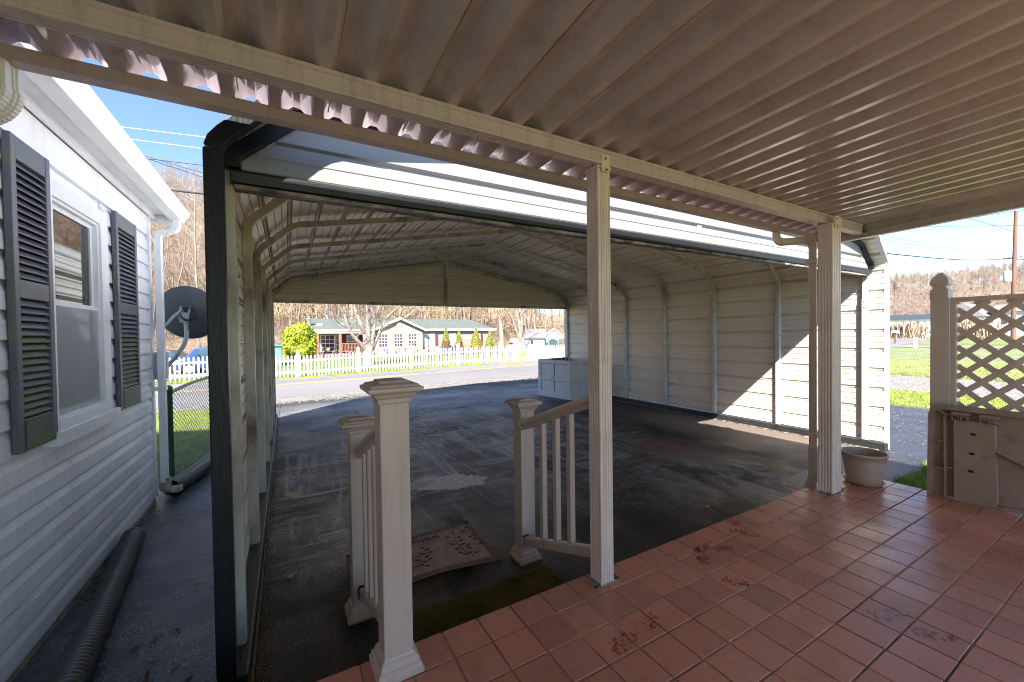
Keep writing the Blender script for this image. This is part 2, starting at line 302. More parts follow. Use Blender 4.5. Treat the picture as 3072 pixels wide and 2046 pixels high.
# ------------------------------------------------------------------ terrain height
def lerp(t, P):
    if t <= P[0][0]: return P[0][1]
    for (a, u), (b, v) in zip(P, P[1:]):
        if t <= b: return u+(v-u)*(t-a)/(b-a)
    return P[-1][1]
def sst(t): t = min(1, max(0, t)); return t*t*(3-2*t)
def gz(x, y):
    e = .35 if x < 1 else 0
    n = lerp(x, [(-6, -.16), (1, -.15), (9, .01), (14, .03), (25, 0)])
    c = lerp(x, [(-6, -.10), (1.7, -.03), (10.5, .135), (16, .14), (30, .05)])
    f = lerp(x, [(-6, -.03), (-4, -.02), (-2.6, .03), (-1, -.07), (.4, -.117), (2.8, -.042), (5.3, 0), (7.75, .026), (10.2, .035), (20, .0)])
    z = lerp(y, [(9.2, 0), (12.2, n), (13.2, n), (16.1, c), (18.8, .6*f+.4*c-.02), (19.3, f), (26, -.20), (38, -.32), (50, -.1)])
    if x > 30: z += .5*sst((x-30)/30)
    if y > 46: z += hill(x, y)
    elif x > 90: z += hill(x, y)
    return z
def hill(x, y):
    d = y-(52+max(0, x-45)*.5); h = 0
    if d > 0: h = 52*sst(d/155)*1.0*(1-.75*sst((x-40)/70)) + min(d, 6)*.25
    e = x-112+abs(y-40)*.05
    if e > 0: h = max(h, 15.5*sst(e/75))
    return h

# ------------------------------------------------------------------ ground, road, driveway
def grid_sheet(name, xs, ys, m, dz=0, fn=gz):
    V = [(x, y, fn(x, y)+dz) for y in ys for x in xs]; nx = len(xs)
    F = [(j*nx+i, j*nx+i+1, (j+1)*nx+i+1, (j+1)*nx+i) for j in range(len(ys)-1) for i in range(nx-1)]
    return npmesh(name, V, F, [m])
def frange(a, b, n): return [a+(b-a)*i/(n-1) for i in range(n)]
ky = [9.2, 12.2, 13.2, 16.1, 18.8, 19.3]
xs = frange(-120, -12, 14)+frange(-10, 34, 45)+frange(36, 100, 22)+frange(104, 260, 34)
ys = [-60, -20, -5, 0, 4, 8]+ky+frange(20.5, 50, 18)+frange(54, 300, 50)
struct(grid_sheet('ground', xs, ys, 'grass', -.012))
# wooded slope ground (leaf litter) over the grass sheet
xs2 = frange(-120, 260, 96); ys2 = frange(50, 300, 64)
V = [(x, y, gz(x, y)+.05) for y in ys2 for x in xs2]; nx = len(xs2)
F = [(j*nx+i, j*nx+i+1, (j+1)*nx+i+1, (j+1)*nx+i) for j in range(len(ys2)-1) for i in range(nx-1)]
struct(npmesh('hillside', V, F, ['litter']))
xe = frange(112, 260, 30); ye = frange(-60, 90, 40); nx = len(xe)
V = [(x, y, gz(x, y)+.07) for y in ye for x in xe]
struct(npmesh('distant_hill', V, [(j*nx+i, j*nx+i+1, (j+1)*nx+i+1, (j+1)*nx+i) for j in range(len(ye)-1) for i in range(nx-1)], ['litter']))
rx = frange(-60, -8, 12)+frange(-7, 34, 42)+frange(36, 160, 30)
struct(grid_sheet('road', rx, [13.2, 14.6, 16.1, 17.5, 18.72], 'road', .004))
for k, (a, b) in enumerate(((15.96, 16.12), (16.24, 16.40))):
    struct(grid_sheet('road_line', rx, [a, b], 'yellow', .009))
struct(grid_sheet('gravel_shoulder', frange(-5, 22, 28), [12.35, 12.8, 13.25], 'gravel', .006))
def drive_fn(x, y): return gz(x, y)
struct(grid_sheet('driveway', [-.16, .5, 1, 2, 3, 4, 5, 6, 6.78], [1.0, 2.4, 4, 6, 8, 9.2, 10.7, 12.2, 12.5], 'drive', .000))
struct(grid_sheet('driveway_apron', frange(6.79, 10, 5), [6.5, 9.2, 10.7, 12.2, 12.5], 'drive', .000))
struct(grid_sheet('side_path', [-1.32, -1.0, -.6, -.24], [-3, 0, 2, 4, 5.6, 6.3], 'alley', .001))
struct(grid_sheet('driveway_apron', [-1.3, -.7, -.17], [9.2, 10.7, 12.2, 12.5], 'drive', .000))
struct(grid_sheet('side_driveway', [7.15, 8, 9, 10, 11.05], [-14, -6, -2, 2, 4, 6.5], 'rasph', .002))
V_=[(6.79, 2.3), (7.149, 2.3), (7.149, 1.72), (6.5, 1.70), (6.0, 1.69), (5.7, 1.66), (5.4, 1.59), (4.46, 1.50), (4.46, 2.3)]
struct(MB().add([(x, y, .002) for x, y in V_], [tuple(range(9))[::-1]]).build('near_path', 'rasph'))
struct(grid_sheet('gravel_path', frange(13.9, 18.2, 6), [-14, -8, -4, 0, 4, 8, 11.8], 'wgravel', .006))

# scattered stones on the shoulder and gravel path (nobody could count them)
def pebbles(name, n, region, smin, smax, m, hfn):
    base = np.array([(1, 0, 0), (-1, 0, 0), (0, 1, 0), (0, -1, 0), (0, 0, .7), (0, 0, -.3)]); tf = np.array([(0, 2, 4), (2, 1, 4), (1, 3, 4), (3, 0, 4)])
    P = np.array([region() for _ in range(n)]); S = RNG.uniform(smin, smax, n); A = RNG.uniform(0, 6.28, n)
    V = base[None]*S[:, None, None]*RNG.uniform(.6, 1.2, (n, 6, 1)); c, s_ = np.cos(A)[:, None], np.sin(A)[:, None]
    X = V[:, :, 0]*c-V[:, :, 1]*s_; Y = V[:, :, 0]*s_+V[:, :, 1]*c; V = np.stack([X, Y, V[:, :, 2]], 2)+P[:, None, :]
    F = (tf[None]+(np.arange(n)*6)[:, None, None]).reshape(-1, 3)
    return npmesh(name, V.reshape(-1, 3), F, [m])
def rg(x0, x1, y0, y1, dz=.01):
    def f():
        x, y = random.uniform(x0, x1), random.uniform(y0, y1); return (x, y, gz(x, y)+dz)
    return f
tag(pebbles('roadside_gravel', 6000, rg(-2, 14, 11.9, 13.5), .01, .03, 'gravel', gz), kind='stuff')
tag(pebbles('white_gravel_stones', 6000, rg(14, 18.1, -1, 8), .015, .04, 'wgravel', gz), kind='stuff')
# grass blades
def blades(name, n, region, h0, h1, w, m):
    P = np.array([region() for _ in range(n)]); A = RNG.uniform(0, 6.28, n); H = RNG.uniform(h0, h1, n); T = RNG.normal(0, .45, (n, 2))*H[:, None]
    dx, dy = np.cos(A)*w, np.sin(A)*w
    V = np.stack([P+np.stack([-dx, -dy, 0*dx], 1), P+np.stack([dx, dy, 0*dx], 1), P+np.stack([T[:, 0], T[:, 1], H], 1)], 1)
    return tag(npmesh(name, V.reshape(-1, 3), np.arange(3*n).reshape(-1, 3), [m]), kind='stuff')
def wedge():
    while True:
        x, y = random.uniform(4.47, 7.1), random.uniform(.9, 1.75)
        if y < 1.64+.02*(x-5)-abs(random.gauss(0, .03))+.03*math.sin(x*7): return (x, y, -.012)
def yardspot():
    while True:
        x, y = random.uniform(-4.2, -.32), random.uniform(5.7, 12.3)
        if not (y > 9.15 and x > -1.3): return (x, y, gz(x, y)-.01)
blades('side_yard_grass', 42000, yardspot, .03, .08, .003, 'blade')
blades('porch_edge_grass', 22000, wedge, .04, .10, .0035, 'blade')
blades('front_yard_grass', 50000, rg(11.2, 13.9, -2, 8, 0), .02, .06, .006, 'blade')
blades('front_yard_grass', 50000, rg(18.2, 27, -1, 11, 0), .03, .08, .01, 'blade')
blades('verge_grass', 26000, rg(-6, 22, 18.8, 20.4, 0), .03, .09, .01, 'blade')
M['blade2'] = mat('yard_grass_blades', (.15, .21, .045), .85, .4, 1.5, (.24, .23, .09), .55, .7, 1.2)  # darker copy of the blades, yard shadows included in the green
blades('yard_grass', 40000, rg(-3, 28, 20.4, 36, 0), .04, .10, .02, 'blade2')
dn = MB()
for _ in range(420):
    x, y = random.uniform(18.5, 26), random.uniform(0, 10); dn.lathe([(.0, .06), (.03, .05), (0, .045)], (x, y, gz(x, y)), 5, 0, False)
for _ in range(150):
    x, y = random.uniform(11.2, 13.8), random.uniform(1, 6); dn.lathe([(.0, .06), (.02, .05), (0, .045)], (x, y, gz(x, y)), 5, 0, False)
M['dandy'] = mat('dandelion_yellow', (.75, .60, .05), .8)
tag(dn.build('dandelions', 'dandy'), kind='stuff')

# ------------------------------------------------------------------ porch floor: grout bed with one tile per object
PZ = .30
pf = struct(MB().box(-.35, 4.445, -1.9, 1.664, .0, PZ-.004).build('porch_floor', 'grout'))
tp = .1695; gx0 = .905; gy0 = 1.505; gap = .0033
hx = tp/2-gap
def tile_mesh(hx, hy):
    b = MB(); e = .0025
    V = [(-hx, -hy, -.008), (hx, -hy, -.008), (hx, hy, -.008), (-hx, hy, -.008), (-hx, -hy, -e), (hx, -hy, -e), (hx, hy, -e), (-hx, hy, -e), (-hx+e, -hy+e, 0), (hx-e, -hy+e, 0), (hx-e, hy-e, 0), (-hx+e, hy-e, 0)]
    return V, [(0, 1, 5, 4), (1, 2, 6, 5), (2, 3, 7, 6), (3, 0, 4, 7), (4, 5, 9, 8), (5, 6, 10, 9), (6, 7, 11, 10), (7, 4, 8, 11), (8, 9, 10, 11)]
tV, tF = tile_mesh(hx, hx); seed = None; rest = MB(); random.seed(3)
eV, eF = tile_mesh(hx, (1.668-gy0)/2-gap/2); eseed = None
for i in range(-7, 21):
    for j in range(-19, 1):
        cx = gx0+tp*(i+.5); edge = j == 0
        cy = gy0+tp*(j+.5) if not edge else (gy0+1.668+gap)/2
        if cx+hx > 4.47: continue
        ps = [pix(cx+a*hx, cy+b*hx, PZ) for a in (-1, 1) for b in (-1, 1)]
        inv = any(p and -60 < p[0] < 3132 and p[1] < 2110 for p in ps)
        if not inv:
            rest.add([(cx+v[0], cy+v[1], PZ+v[2]) for v in (eV if edge else tV)], eF if edge else tF); continue
        if edge and eseed is None: eseed = ob = MB().add(eV, eF).build('tile', 'tile'); ob.parent = pf
        elif not edge and seed is None: seed = ob = MB().add(tV, tF).build('tile', 'tile'); ob.parent = pf
        else: ob = link_copy(eseed if edge else seed, pf, (0, 0, 0))
        ob.location = (cx+random.uniform(-.0012, .0012), cy+random.uniform(-.0012, .0012), PZ+random.uniform(-.0006, .001))
        ob.rotation_euler = (random.gauss(0, .0035), random.gauss(0, .0035), random.gauss(0, .004))
tag(rest.build('outer_tile', 'tile', pf), kind='stuff')
MB().box(-.36, 4.45, 1.664, 1.672, 0, .285).build('slab_edge', 'concrete', pf); MB().box(4.445, 4.455, -1.9, 1.672, 0, .285).build('slab_end', 'concrete', pf)

# step with green turf
st = empty('porch_step', (.9, 1.87, 0), 'low concrete step covered in worn green artificial turf, below the tiles', 'step')
MB().box(.44, 1.37, 1.674, 2.05, .0, .145).build('step_block', 'concrete', st)
tb = MB().ext([(.42, 1.675), (1.385, 1.675), (1.375, 2.065), (.42, 2.06)], 'z', .146, .156).build('turf', 'turf', st)
def rturf():
    x, y = random.uniform(.43, 1.375), random.uniform(1.68, 2.058); return (x, y, .156)
P = np.array([rturf() for _ in range(26000)]); n = len(P); A = RNG.uniform(0, 6.28, n); w = .0016
dx, dy = np.cos(A)*w, np.sin(A)*w; T = RNG.normal(0, .004, (n, 2)); H = RNG.uniform(.005, .011, n)
V = np.stack([P+np.stack([-dx, -dy, 0*dx], 1), P+np.stack([dx, dy, 0*dx], 1), P+np.stack([T[:, 0], T[:, 1], H], 1)], 1)
tag(npmesh('turf_pile', V.reshape(-1, 3), np.arange(3*n).reshape(-1, 3), ['turf'], parent=st), kind='stuff')

# ------------------------------------------------------------------ railings
def newel(par, cx, cy, zb, zt, side=None):
    b = MB().sq([(.055, 0), (.055, zt-.075-zb)], (cx, cy, zb)).build('newel_post', 'vinyl', par, bevel=.004)
    MB().sq([(.088, 0), (.088, .018), (.082, .022), (.080, .036), (.072, .042), (.067, .062), (.060, .070), (.0565, .078)], (cx, cy, zb)).build('base_trim', 'vinyl', par, bevel=.002)
    MB().sq([(.057, -.095), (.062, -.088), (.063, -.074), (.072, -.068), (.080, -.054), (.098, -.047), (.101, -.040), (.101, -.030), (.090, -.028), (.088, -.022), (.080, -.018), (.058, -.014), (.054, -.008), (.052, -.006), (.004, 0)], (cx, cy, zt)).build('post_cap', 'vinyl', par, bevel=.0015)
def rail_bar(par, name, x, y0, z0, y1, z1, prof):
    b = MB(); n = len(prof)
    V = [(x+p[0], y, z+p[1]) for y, z in ((y0, z0), (y1, z1)) for p in prof]
    b.add(V, [(i, (i+1) % n, n+(i+1) % n, n+i) for i in range(n)]+[tuple(range(n))[::-1], tuple(range(n, 2*n))]); return b.build(name, 'vinyl', par, bevel=.003)
HAND = [(-.019, -.055), (.019, -.055), (.023, -.03), (.036, -.022), (.038, -.004), (.028, .010), (.012, .017), (-.012, .017), (-.028, .010), (-.038, -.004), (-.036, -.022), (-.023, -.03)]
BOT = [(-.022, -.035), (.022, -.035), (.022, .018), (.012, .026), (-.012, .026), (-.022, .018)]
def railing(par, x, ya, yb, ztopa, ztopb, zbota, zbotb, bal):        # a = lower far end, b = upper near end
    rail_bar(par, 'handrail', x, ya, ztopa, yb, ztopb, HAND); rail_bar(par, 'bottom_rail', x, ya, zbota, yb, zbotb, BOT)
    for y in bal:
        t = (y-ya)/(yb-ya); MB().box(x-.018, x+.018, y-.018, y+.018, zbota+(zbotb-zbota)*t+.015, ztopa+(ztopb-ztopa)*t-.045).build('baluster', 'vinyl', par, bevel=.003)
    sl = (ztopb-ztopa)/(yb-ya)
    for (y, z, s, sc) in ((ya, ztopa, -1, 1.25), (yb, ztopb, 1, 1.25)):
        MB().add([(x+p[0]*sc, yy, z+sl*(yy-y)+(p[1]+.018)*sc-.018) for yy in (y-.001*s, y-s*.022) for p in HAND], [(i, (i+1) % 12, 12+(i+1) % 12, 12+i) for i in range(12)]+[tuple(range(12))[::-1], tuple(range(12, 24))]).build('rail_bracket', 'vinyl', par, bevel=.002)
    for (y, z, s) in ((ya, zbota, -1), (yb, zbotb, 1)):
        MB().box(x-.034, x+.034, min(y, y-s*.024), max(y, y-s*.024), z-.05, z+.042).build('rail_bracket', 'vinyl', par, bevel=.006)
rl = empty('stair_railing', (.352, 2.0, 0), 'beige vinyl stair railing with two newel posts, left of the step', 'railing')
newel(rl, .352, 1.592, PZ, 1.437); newel(rl, .352, 2.44, 0, 1.145)
railing(rl, .352, 2.385, 1.647, .965, 1.262, .15, .43, (2.22, 2.08, 1.94, 1.80))
rr = empty('stair_railing', (1.45, 2.1, 0), 'beige vinyl stair railing with one newel, fixed to the middle porch post', 'railing')
newel(rr, 1.462, 2.44, 0, 1.15)
railing(rr, 1.435, 2.385, 1.645, .985, 1.262, .155, .425, (2.155, 2.005, 1.865))
# fluted aluminium posts
def flute_poly(x0, x1, y0, y1, n=4, d=.0035):
    P = []
    def side(ax, ay, bx, by, nx_, ny_):
        L = math.hypot(bx-ax, by-ay); ux, uy = (bx-ax)/L, (by-ay)/L; P.append((ax+ux*.004, ay+uy*.004))
        for k in range(n):
            c = L*(k+1)/(n+1)
            for t, dd in ((c-.006, 0), (c-.003, d), (c+.003, d), (c+.006, 0)): P.append((ax+ux*t-nx_*dd, ay+uy*t-ny_*dd))
        P.append((bx-ux*.004, by-uy*.004))
    side(x0, y0, x1, y0, 0, -1); side(x1, y0, x1, y1, 1, 0); side(x1, y1, x0, y1, 0, 1); side(x0, y1, x0, y0, -1, 0); return P
def porch_post(x0, x1, y0, y1, zt, label):
    p = empty('porch_post', ((x0+x1)/2, (y0+y1)/2, PZ), label, 'post')
    MB().ext(flute_poly(x0, x1, y0, y1), 'z', PZ+.002, zt).build('post_shaft', 'post', p)
    MB().box(x0-.040, x1+.042, y0-.004, y1-.006, PZ+.0015, PZ+.005).build('base_plate', 'grimy', p)
    MB().box(x0-.004, x1+.004, y0-.003, y1+.003, zt-.012, zt+.001).build('collar', 'post', p)
    MB().box(x0+.02, x1-.012, y0-.010, y0-.0055, zt-.03, zt+.055).build('bracket', 'post', p)
    b = MB()
    for (xx, zz) in ((x0+.045, zt+.035), (x0+.05, zt-.02)): b.tube([(xx, y0-.016, zz), (xx, y0-.009, zz)], .006, 8)
    for xx in (x0-.026, x1+.028): b.tube([(xx, (y0+y1)/2, PZ+.004), (xx, (y0+y1)/2, PZ+.010)], .006, 8)
    b.build('bolt', 'rust', p); return p
porch_post(1.382, 1.468, 1.548, 1.638, 2.449, 'fluted beige porch post in the middle, joined to the railing')
porch_post(3.725, 3.865, 1.488, 1.590, 2.437, 'fluted beige porch post beside the downspout and plant pot')

# ------------------------------------------------------------------ porch roof
pr = empty('porch_roof', (1.6, 1.5, 2.5), 'ribbed off-white aluminium porch roof over the tiles with beam, gutter and edge trim', 'roof')
XT = lambda x: -.005*x
def rz(x, y): return 2.537+XT(x)+.027*(1.54-y)                       # underside of the low ridges
P_ = .1565; YR0, YR1 = -3.2, 1.93
prof1 = [(0, 0), (.016, 0), (.0195, .003), (.060, .042), (.066, .046), (.090, .046), (.096, .042), (.137, .003), (.1405, 0), (.1565, 0)]
nper = 38; x0 = -1.43
for k in range(0, nper, 2):
    a = x0+k*P_; pts = []
    for q in range(2):
        for (u, h) in prof1[(0 if q == 0 else 1):]: pts.append((a+q*P_+u, h))
    if k == nper-2: pass
    b = MB(); n = len(pts); YS = [YR0, -1.5, 0, 1.0, 1.45, 1.60, 1.82, YR1]
    dent = {1.60: .82, 1.45: .9}
    V = [(x, y, rz(x, y)+h*(dent.get(y, 1))+t) for t in (0, .0012) for y in YS for x, h in pts]
    Q = len(YS); F = []
    for t in range(2):
        for j in range(Q-1):
            for i in range(n-1):
                f = (t*Q*n+j*n+i, t*Q*n+j*n+i+1, t*Q*n+(j+1)*n+i+1, t*Q*n+(j+1)*n+i); F.append(f if t else f[::-1])
    F += [(j*n+0, (j+1)*n+0, (Q+j+1)*n+0, (Q+j)*n+0) for j in range(Q-1)]+[(j*n+n-1, (j+1)*n+n-1, (Q+j+1)*n+n-1, (Q+j)*n+n-1)[::-1] for j in range(Q-1)]
    F += [((Q-1)*n+i, (Q-1)*n+i+1, (2*Q-1)*n+i+1, (2*Q-1)*n+i)[::-1] for i in range(n-1)]
    b.add(V, F, 0, False)
    b.ext([(a+.002, 0), (a+.006, 0)], 'y', YR0, YR1, closed=False) if 0 else None
    b.build('roof_panel', 'roof_alu', pr)
    s_ = MB()                                                          # the thin seam lip on one flank of every panel
    s_.add([(a+.040+dx, y, rz(a, y)+.0225+dx*.95-dz) for y in (YR0, 1.86) for dx, dz in ((-.0012, .0), (.0012, .0), (.0012, .004), (-.0012, .004))], [(0, 1, 5, 4), (1, 2, 6, 5), (2, 3, 7, 6), (3, 0, 4, 7), (0, 3, 2, 1), (4, 5, 6, 7)]).build('panel_seam', 'roof_alu', pr)
xr = x0+nper*P_
# beam: vertical face with lips and a grooved underside
def tilt_ext(prof, xa, xb, name, m, bev=0):
    n = len(prof); V = [(x, p[0], p[1]+XT(x)) for x in (xa, xb) for p in prof]
    return MB().add(V, [(i, (i+1) % n, n+(i+1) % n, n+i) for i in range(n)]+[tuple(range(n))[::-1], tuple(range(n, 2*n))]).build(name, m, pr, bevel=bev)
zb0, zb1 = 2.462, 2.538
bp = [(1.540, zb0), (1.540, zb0+.014), (1.5435, zb0+.018), (1.5435, zb1-.018), (1.536, zb1-.014), (1.536, zb1-.001), (1.604, zb1-.001), (1.604, zb0)]
for k in range(4): y = 1.593-k*.012; bp += [(y, zb0), (y-.001, zb0+.0025), (y-.004, zb0+.0025), (y-.005, zb0)]
tilt_ext(bp, -1.6, 4.62, 'beam', 'beam')
gp = [(1.885, 2.486), (1.885, 2.534), (1.889, 2.534), (1.889, 2.490), (1.938, 2.490), (1.968, 2.520), (2.020, 2.542), (2.055, 2.580), (2.055, 2.598), (2.045, 2.598), (2.045, 2.602), (2.060, 2.602), (2.060, 2.576), (2.024, 2.538), (1.971, 2.516), (1.941, 2.486)]
tilt_ext(gp, -1.6, 4.50, 'gutter', 'beam')
# edge trim of the roof, running back over the porch
V = lambda y: rz(4.5, y)
def fas(x0_, x1_, d0, d1, name, y0=-3.2, y1=1.96):
    MB().add([(x, y, V(y)+d) for y in (y0, y1) for x, d in ((x0_, d0), (x1_, d0), (x1_, d1), (x0_, d1))], [(0, 1, 5, 4), (1, 2, 6, 5), (2, 3, 7, 6), (3, 0, 4, 7), (0, 3, 2, 1), (4, 5, 6, 7)]).build(name, 'beam', pr)
fas(4.49, 4.515, -.098, -.042, 'edge_trim'); fas(4.515, 4.521, -.10, .06, 'edge_trim_skin'); fas(4.47, 4.515, -.10, -.094, 'edge_trim_lip')
MB().box(4.40, 4.47, 1.525, 1.545, 2.43, 2.51).build('beam_bracket', 'grimy', pr)
# screws under the raised ribs near the gutter
b = MB()
for k in range(nper-1):
    xx = x0+k*P_+.078; yy = 1.80; zz = rz(xx, yy)+.043; b.tube([(xx, yy, zz-.008), (xx, yy, zz)], .004, 6)
tag(b.build('roof_screws', 'rust', pr), kind='stuff')
# downspout with ribbed elbows beside the right post
def rect_tube(pts, w, d, side, name, m, par, ribs=None):
    b = MB(); pts = [Vector(p) for p in pts]; side = Vector(side).normalized(); V = []; k = len(pts)
    for i, p in enumerate(pts):
        t = (pts[min(i+1, k-1)]-pts[max(i-1, 0)]).normalized(); o = side.cross(t).normalized(); sc = 1
        if ribs and ribs[0] <= i <= ribs[1]: sc = 1.035 if i % 2 else .985
        pr_ = [(-.5, -.42), (-.42, -.5), (-.2, -.5), (-.14, -.44), (-.06, -.44), (0, -.5), (.06, -.44), (.14, -.44), (.2, -.5), (.42, -.5), (.5, -.42), (.5, .42), (.42, .5), (-.42, .5), (-.5, .42)]
        V += [p+side*(a*w*sc)+o*(c*d*sc) for a, c in pr_]
    n = 15; b.add(V, [(i*n+j, i*n+(j+1) % n, (i+1)*n+(j+1) % n, (i+1)*n+j) for i in range(k-1) for j in range(n)]+[tuple(range(n)), tuple(range((k-1)*n, k*n))[::-1]])
    return b.build(name, m, par)
def arc(c, r, a0, a1, n, ax):                                         # arc in plane (ax horizontal dir vector, z)
    return [Vector(c)+Vector(ax)*(r*math.cos(rad(a0+(a1-a0)*i/n)))+Vector((0, 0, 1))*(r*math.sin(rad(a0+(a1-a0)*i/n))) for i in range(n+1)]
ds = empty('downspout', (3.84, 1.68, .3), 'beige ribbed porch downspout with curved elbows behind the right porch post', 'downspout')
ax = Vector((.44, -.90, 0)).normalized(); s_ = ax.cross(Vector((0, 0, 1)))
top = Vector((3.785, 1.930, 2.475)); c1 = top+ax*.055+Vector((0, 0, -.045))
e1 = [top, top+Vector((0, 0, -.02))]+arc(c1, .055, 180, 265, 18, ax)
e1 = [top]+arc(c1, .055, 180, 265, 18, ax)
p2 = e1[-1]+ax*.145+Vector((0, 0, -.008)); c2 = p2+Vector((0, 0, -.06)); e2 = arc(c2, .06, 95, 0, 18, ax)
rect_tube(e1, .082, .058, s_, 'upper_elbow', 'post', ds, (1, 19)); rect_tube([e1[-1], p2], .076, .053, s_, 'elbow_link', 'post', ds)
rect_tube(e2, .082, .058, s_, 'lower_elbow', 'post', ds, (0, 18)); q = e2[-1]
rect_tube([q, (q.x, q.y, .50)], .076, .053, s_, 'pipe', 'post', ds); rect_tube([(q.x, q.y, .60), (q.x, q.y, .40), (q.x-.004, q.y+.003, .33), (q.x-.018, q.y+.018, .27), (q.x-.02, q.y+.03, .20), (q.x-.02, q.y+.04, .02)], .084, .061, s_, 'foot', 'footp', ds)
MB().box(q.x-.048, q.x+.048, q.y-.05, q.y+.032, 2.16, 2.20).build('strap', 'post', ds)

gd = empty('downspout', (-.80, 1.92, 2.3), 'ribbed white downspout elbow at the left end of the porch gutter', 'downspout')
ax = Vector((-1, .12, 0)).normalized(); s_ = ax.cross(Vector((0, 0, 1))); top = Vector((-.775, 1.912, 2.482)); c1 = top+ax*.085+Vector((0, 0, -.075))
rect_tube([top, top+Vector((0, 0, -.075))], .088, .062, s_, 'outlet', 'white', gd); e1 = arc(c1, .085, 180, 262, 24, ax)
rect_tube(e1, .094, .068, s_, 'elbow', 'white', gd, (0, 24)); rect_tube([e1[-1], e1[-1]+ax*.25+Vector((0, 0, -.03))], .085, .06, s_, 'pipe', 'white', gd)

# ------------------------------------------------------------------ carport
cp = empty('carport', (3.3, 5.6, 0), 'large steel carport with almond ribbed panels, arched frames and black-trimmed front', 'carport')
NP = 0.26
base_path = [(-.261, .085), (-.261, 2.40), (-.230, 2.485), (.02, 2.745), (.12, 2.79), (3.30, 3.35)]
def arclen_pts(path, off=0.):
    P = [Vector((a, 0, c)) for a, c in path]; S = [0]
    for a, b in zip(P, P[1:]): S.append(S[-1]+(b-a).length)
    return P, S
PP, SS = arclen_pts(base_path)
def at_s(s):
    for i in range(len(PP)-1):
        if s <= SS[i+1] or i == len(PP)-2:
            t = (s-SS[i])/(SS[i+1]-SS[i]); d = (PP[i+1]-PP[i]).normalized(); return PP[i]+(PP[i+1]-PP[i])*t, Vector((d.z, 0, -d.x))   # inward normal
TOT = SS[-1]
# rib profile over one pitch: (t, inward offset); major rib stands out, so the inside is recessed
RIB = [(0, .010), (.004, .030), (.022, .030), (.025, 0), (.085, 0), (.087, .007), (.100, .007), (.102, 0), (.165, 0), (.167, .007), (.180, .007), (.182, 0), (.232, 0), (.235, .030), (.252, .030), (.256, .010)]
def skin_profile(mirror):
    pts = []; s = -.06; brk = [x for x in SS[1:-1]]; L = []
    k = 0
    while s+k*NP < TOT:
        for t, o in RIB:
            q = s+k*NP+t
            if 0 <= q <= TOT: L.append((q, o, k))
        k += 1
    L.append((TOT, .01, k))
    L = [(q, o, kk) for q, o, kk in L]
    for x in brk: L.append((x, None, None))
    L.sort(key=lambda e: e[0]); out = []; lo = .01; lk = 0
    for q, o, kk in L:
        if o is None: o, kk = lo, lk
        lo, lk = o, kk; p, n = at_s(q); w = p-n*(.020) + n*(.020-o)*1.0     # outer sheet plane shifted outward by the rib
        x, z = w.x, w.z
        out.append((6.6-x if mirror else x, z, kk))
    return out
YF, YB = 2.14, 9.14
def sheet_panels(mirror):
    prof = skin_profile(mirror); kmax = max(k for _, _, k in prof); step = 3
    for k0 in range(0, kmax+1, step):
        idx = [i for i, p in enumerate(prof) if k0 <= p[2] < k0+step]
        if not idx: continue
        i0, i1 = idx[0], idx[-1]
        if i1+1 < len(prof): i1 += 1
        pts = [(prof[i][0], prof[i][1]) for i in range(i0, i1+1)]; n = len(pts)
        if n < 2: continue
        sg = -1 if mirror else 1; V = []
        for off in (0, .0015):
            for y in (YF, YB):
                for (x, z) in pts: V.append((x-sg*off*.7, y, z+off*.7))
        F = []
        for i in range(n-1):
            a = (i, i+1, n+i+1, n+i); c = (2*n+i, 2*n+i+1, 3*n+i+1, 3*n+i)
            F += [a if not mirror else a[::-1], c[::-1] if not mirror else c]
            F += [(i, i+1, 2*n+i+1, 2*n+i), (n+i, n+i+1, 3*n+i+1, 3*n+i)]
        o = MB(); o.add(V, F); mi = []
        for i in range(n-1): mi += [0, 1, 1, 1]
        o.m = mi; nm = 'wall_panel' if pts[0][1] < 2.2 else 'roof_panel'
        o.build(nm, ['sheet', 'osheet'], cp)
sheet_panels(False); sheet_panels(True)
# bows: bent square tubes
def bow_path(mirror):
    P = [(-.232, .12), (-.232, 2.365), (-.222, 2.425), (-.183, 2.475), (.055, 2.69), (.09, 2.712), (.145, 2.732), (3.30, 3.288)]
    return [((6.6-x) if mirror else x, z) for x, z in P]
def sweep_xz(path, y0, y1, hw, name, m, par):
    n = len(path); V = []
    for i, (x, z) in enumerate(path):
        a = Vector((x, z))-Vector(path[i-1]) if i else Vector(path[1])-Vector(path[0]); b = Vector(path[i+1])-Vector((x, z)) if i < n-1 else a
        a.normalize(); b.normalize(); t = (a+b).normalized(); nn = Vector((-t.y, t.x)); k = hw/max(.5, nn.dot(Vector((-a.y, a.x))))
        for s, y in ((-1, y0), (-1, y1), (1, y1), (1, y0)): V.append((x+nn.x*k*s, y, z+nn.y*k*s))
    F = [(i*4+j, i*4+(j+1) % 4, (i+1)*4+(j+1) % 4, (i+1)*4+j) for i in range(n-1) for j in range(4)]+[(3, 2, 1, 0), tuple(range(4*n-4, 4*n))]
    return MB().add(V, F).build(name, m, par, bevel=.005)
BY = [2.36, 3.46, 4.56, 5.66, 6.76, 7.86, 8.95]
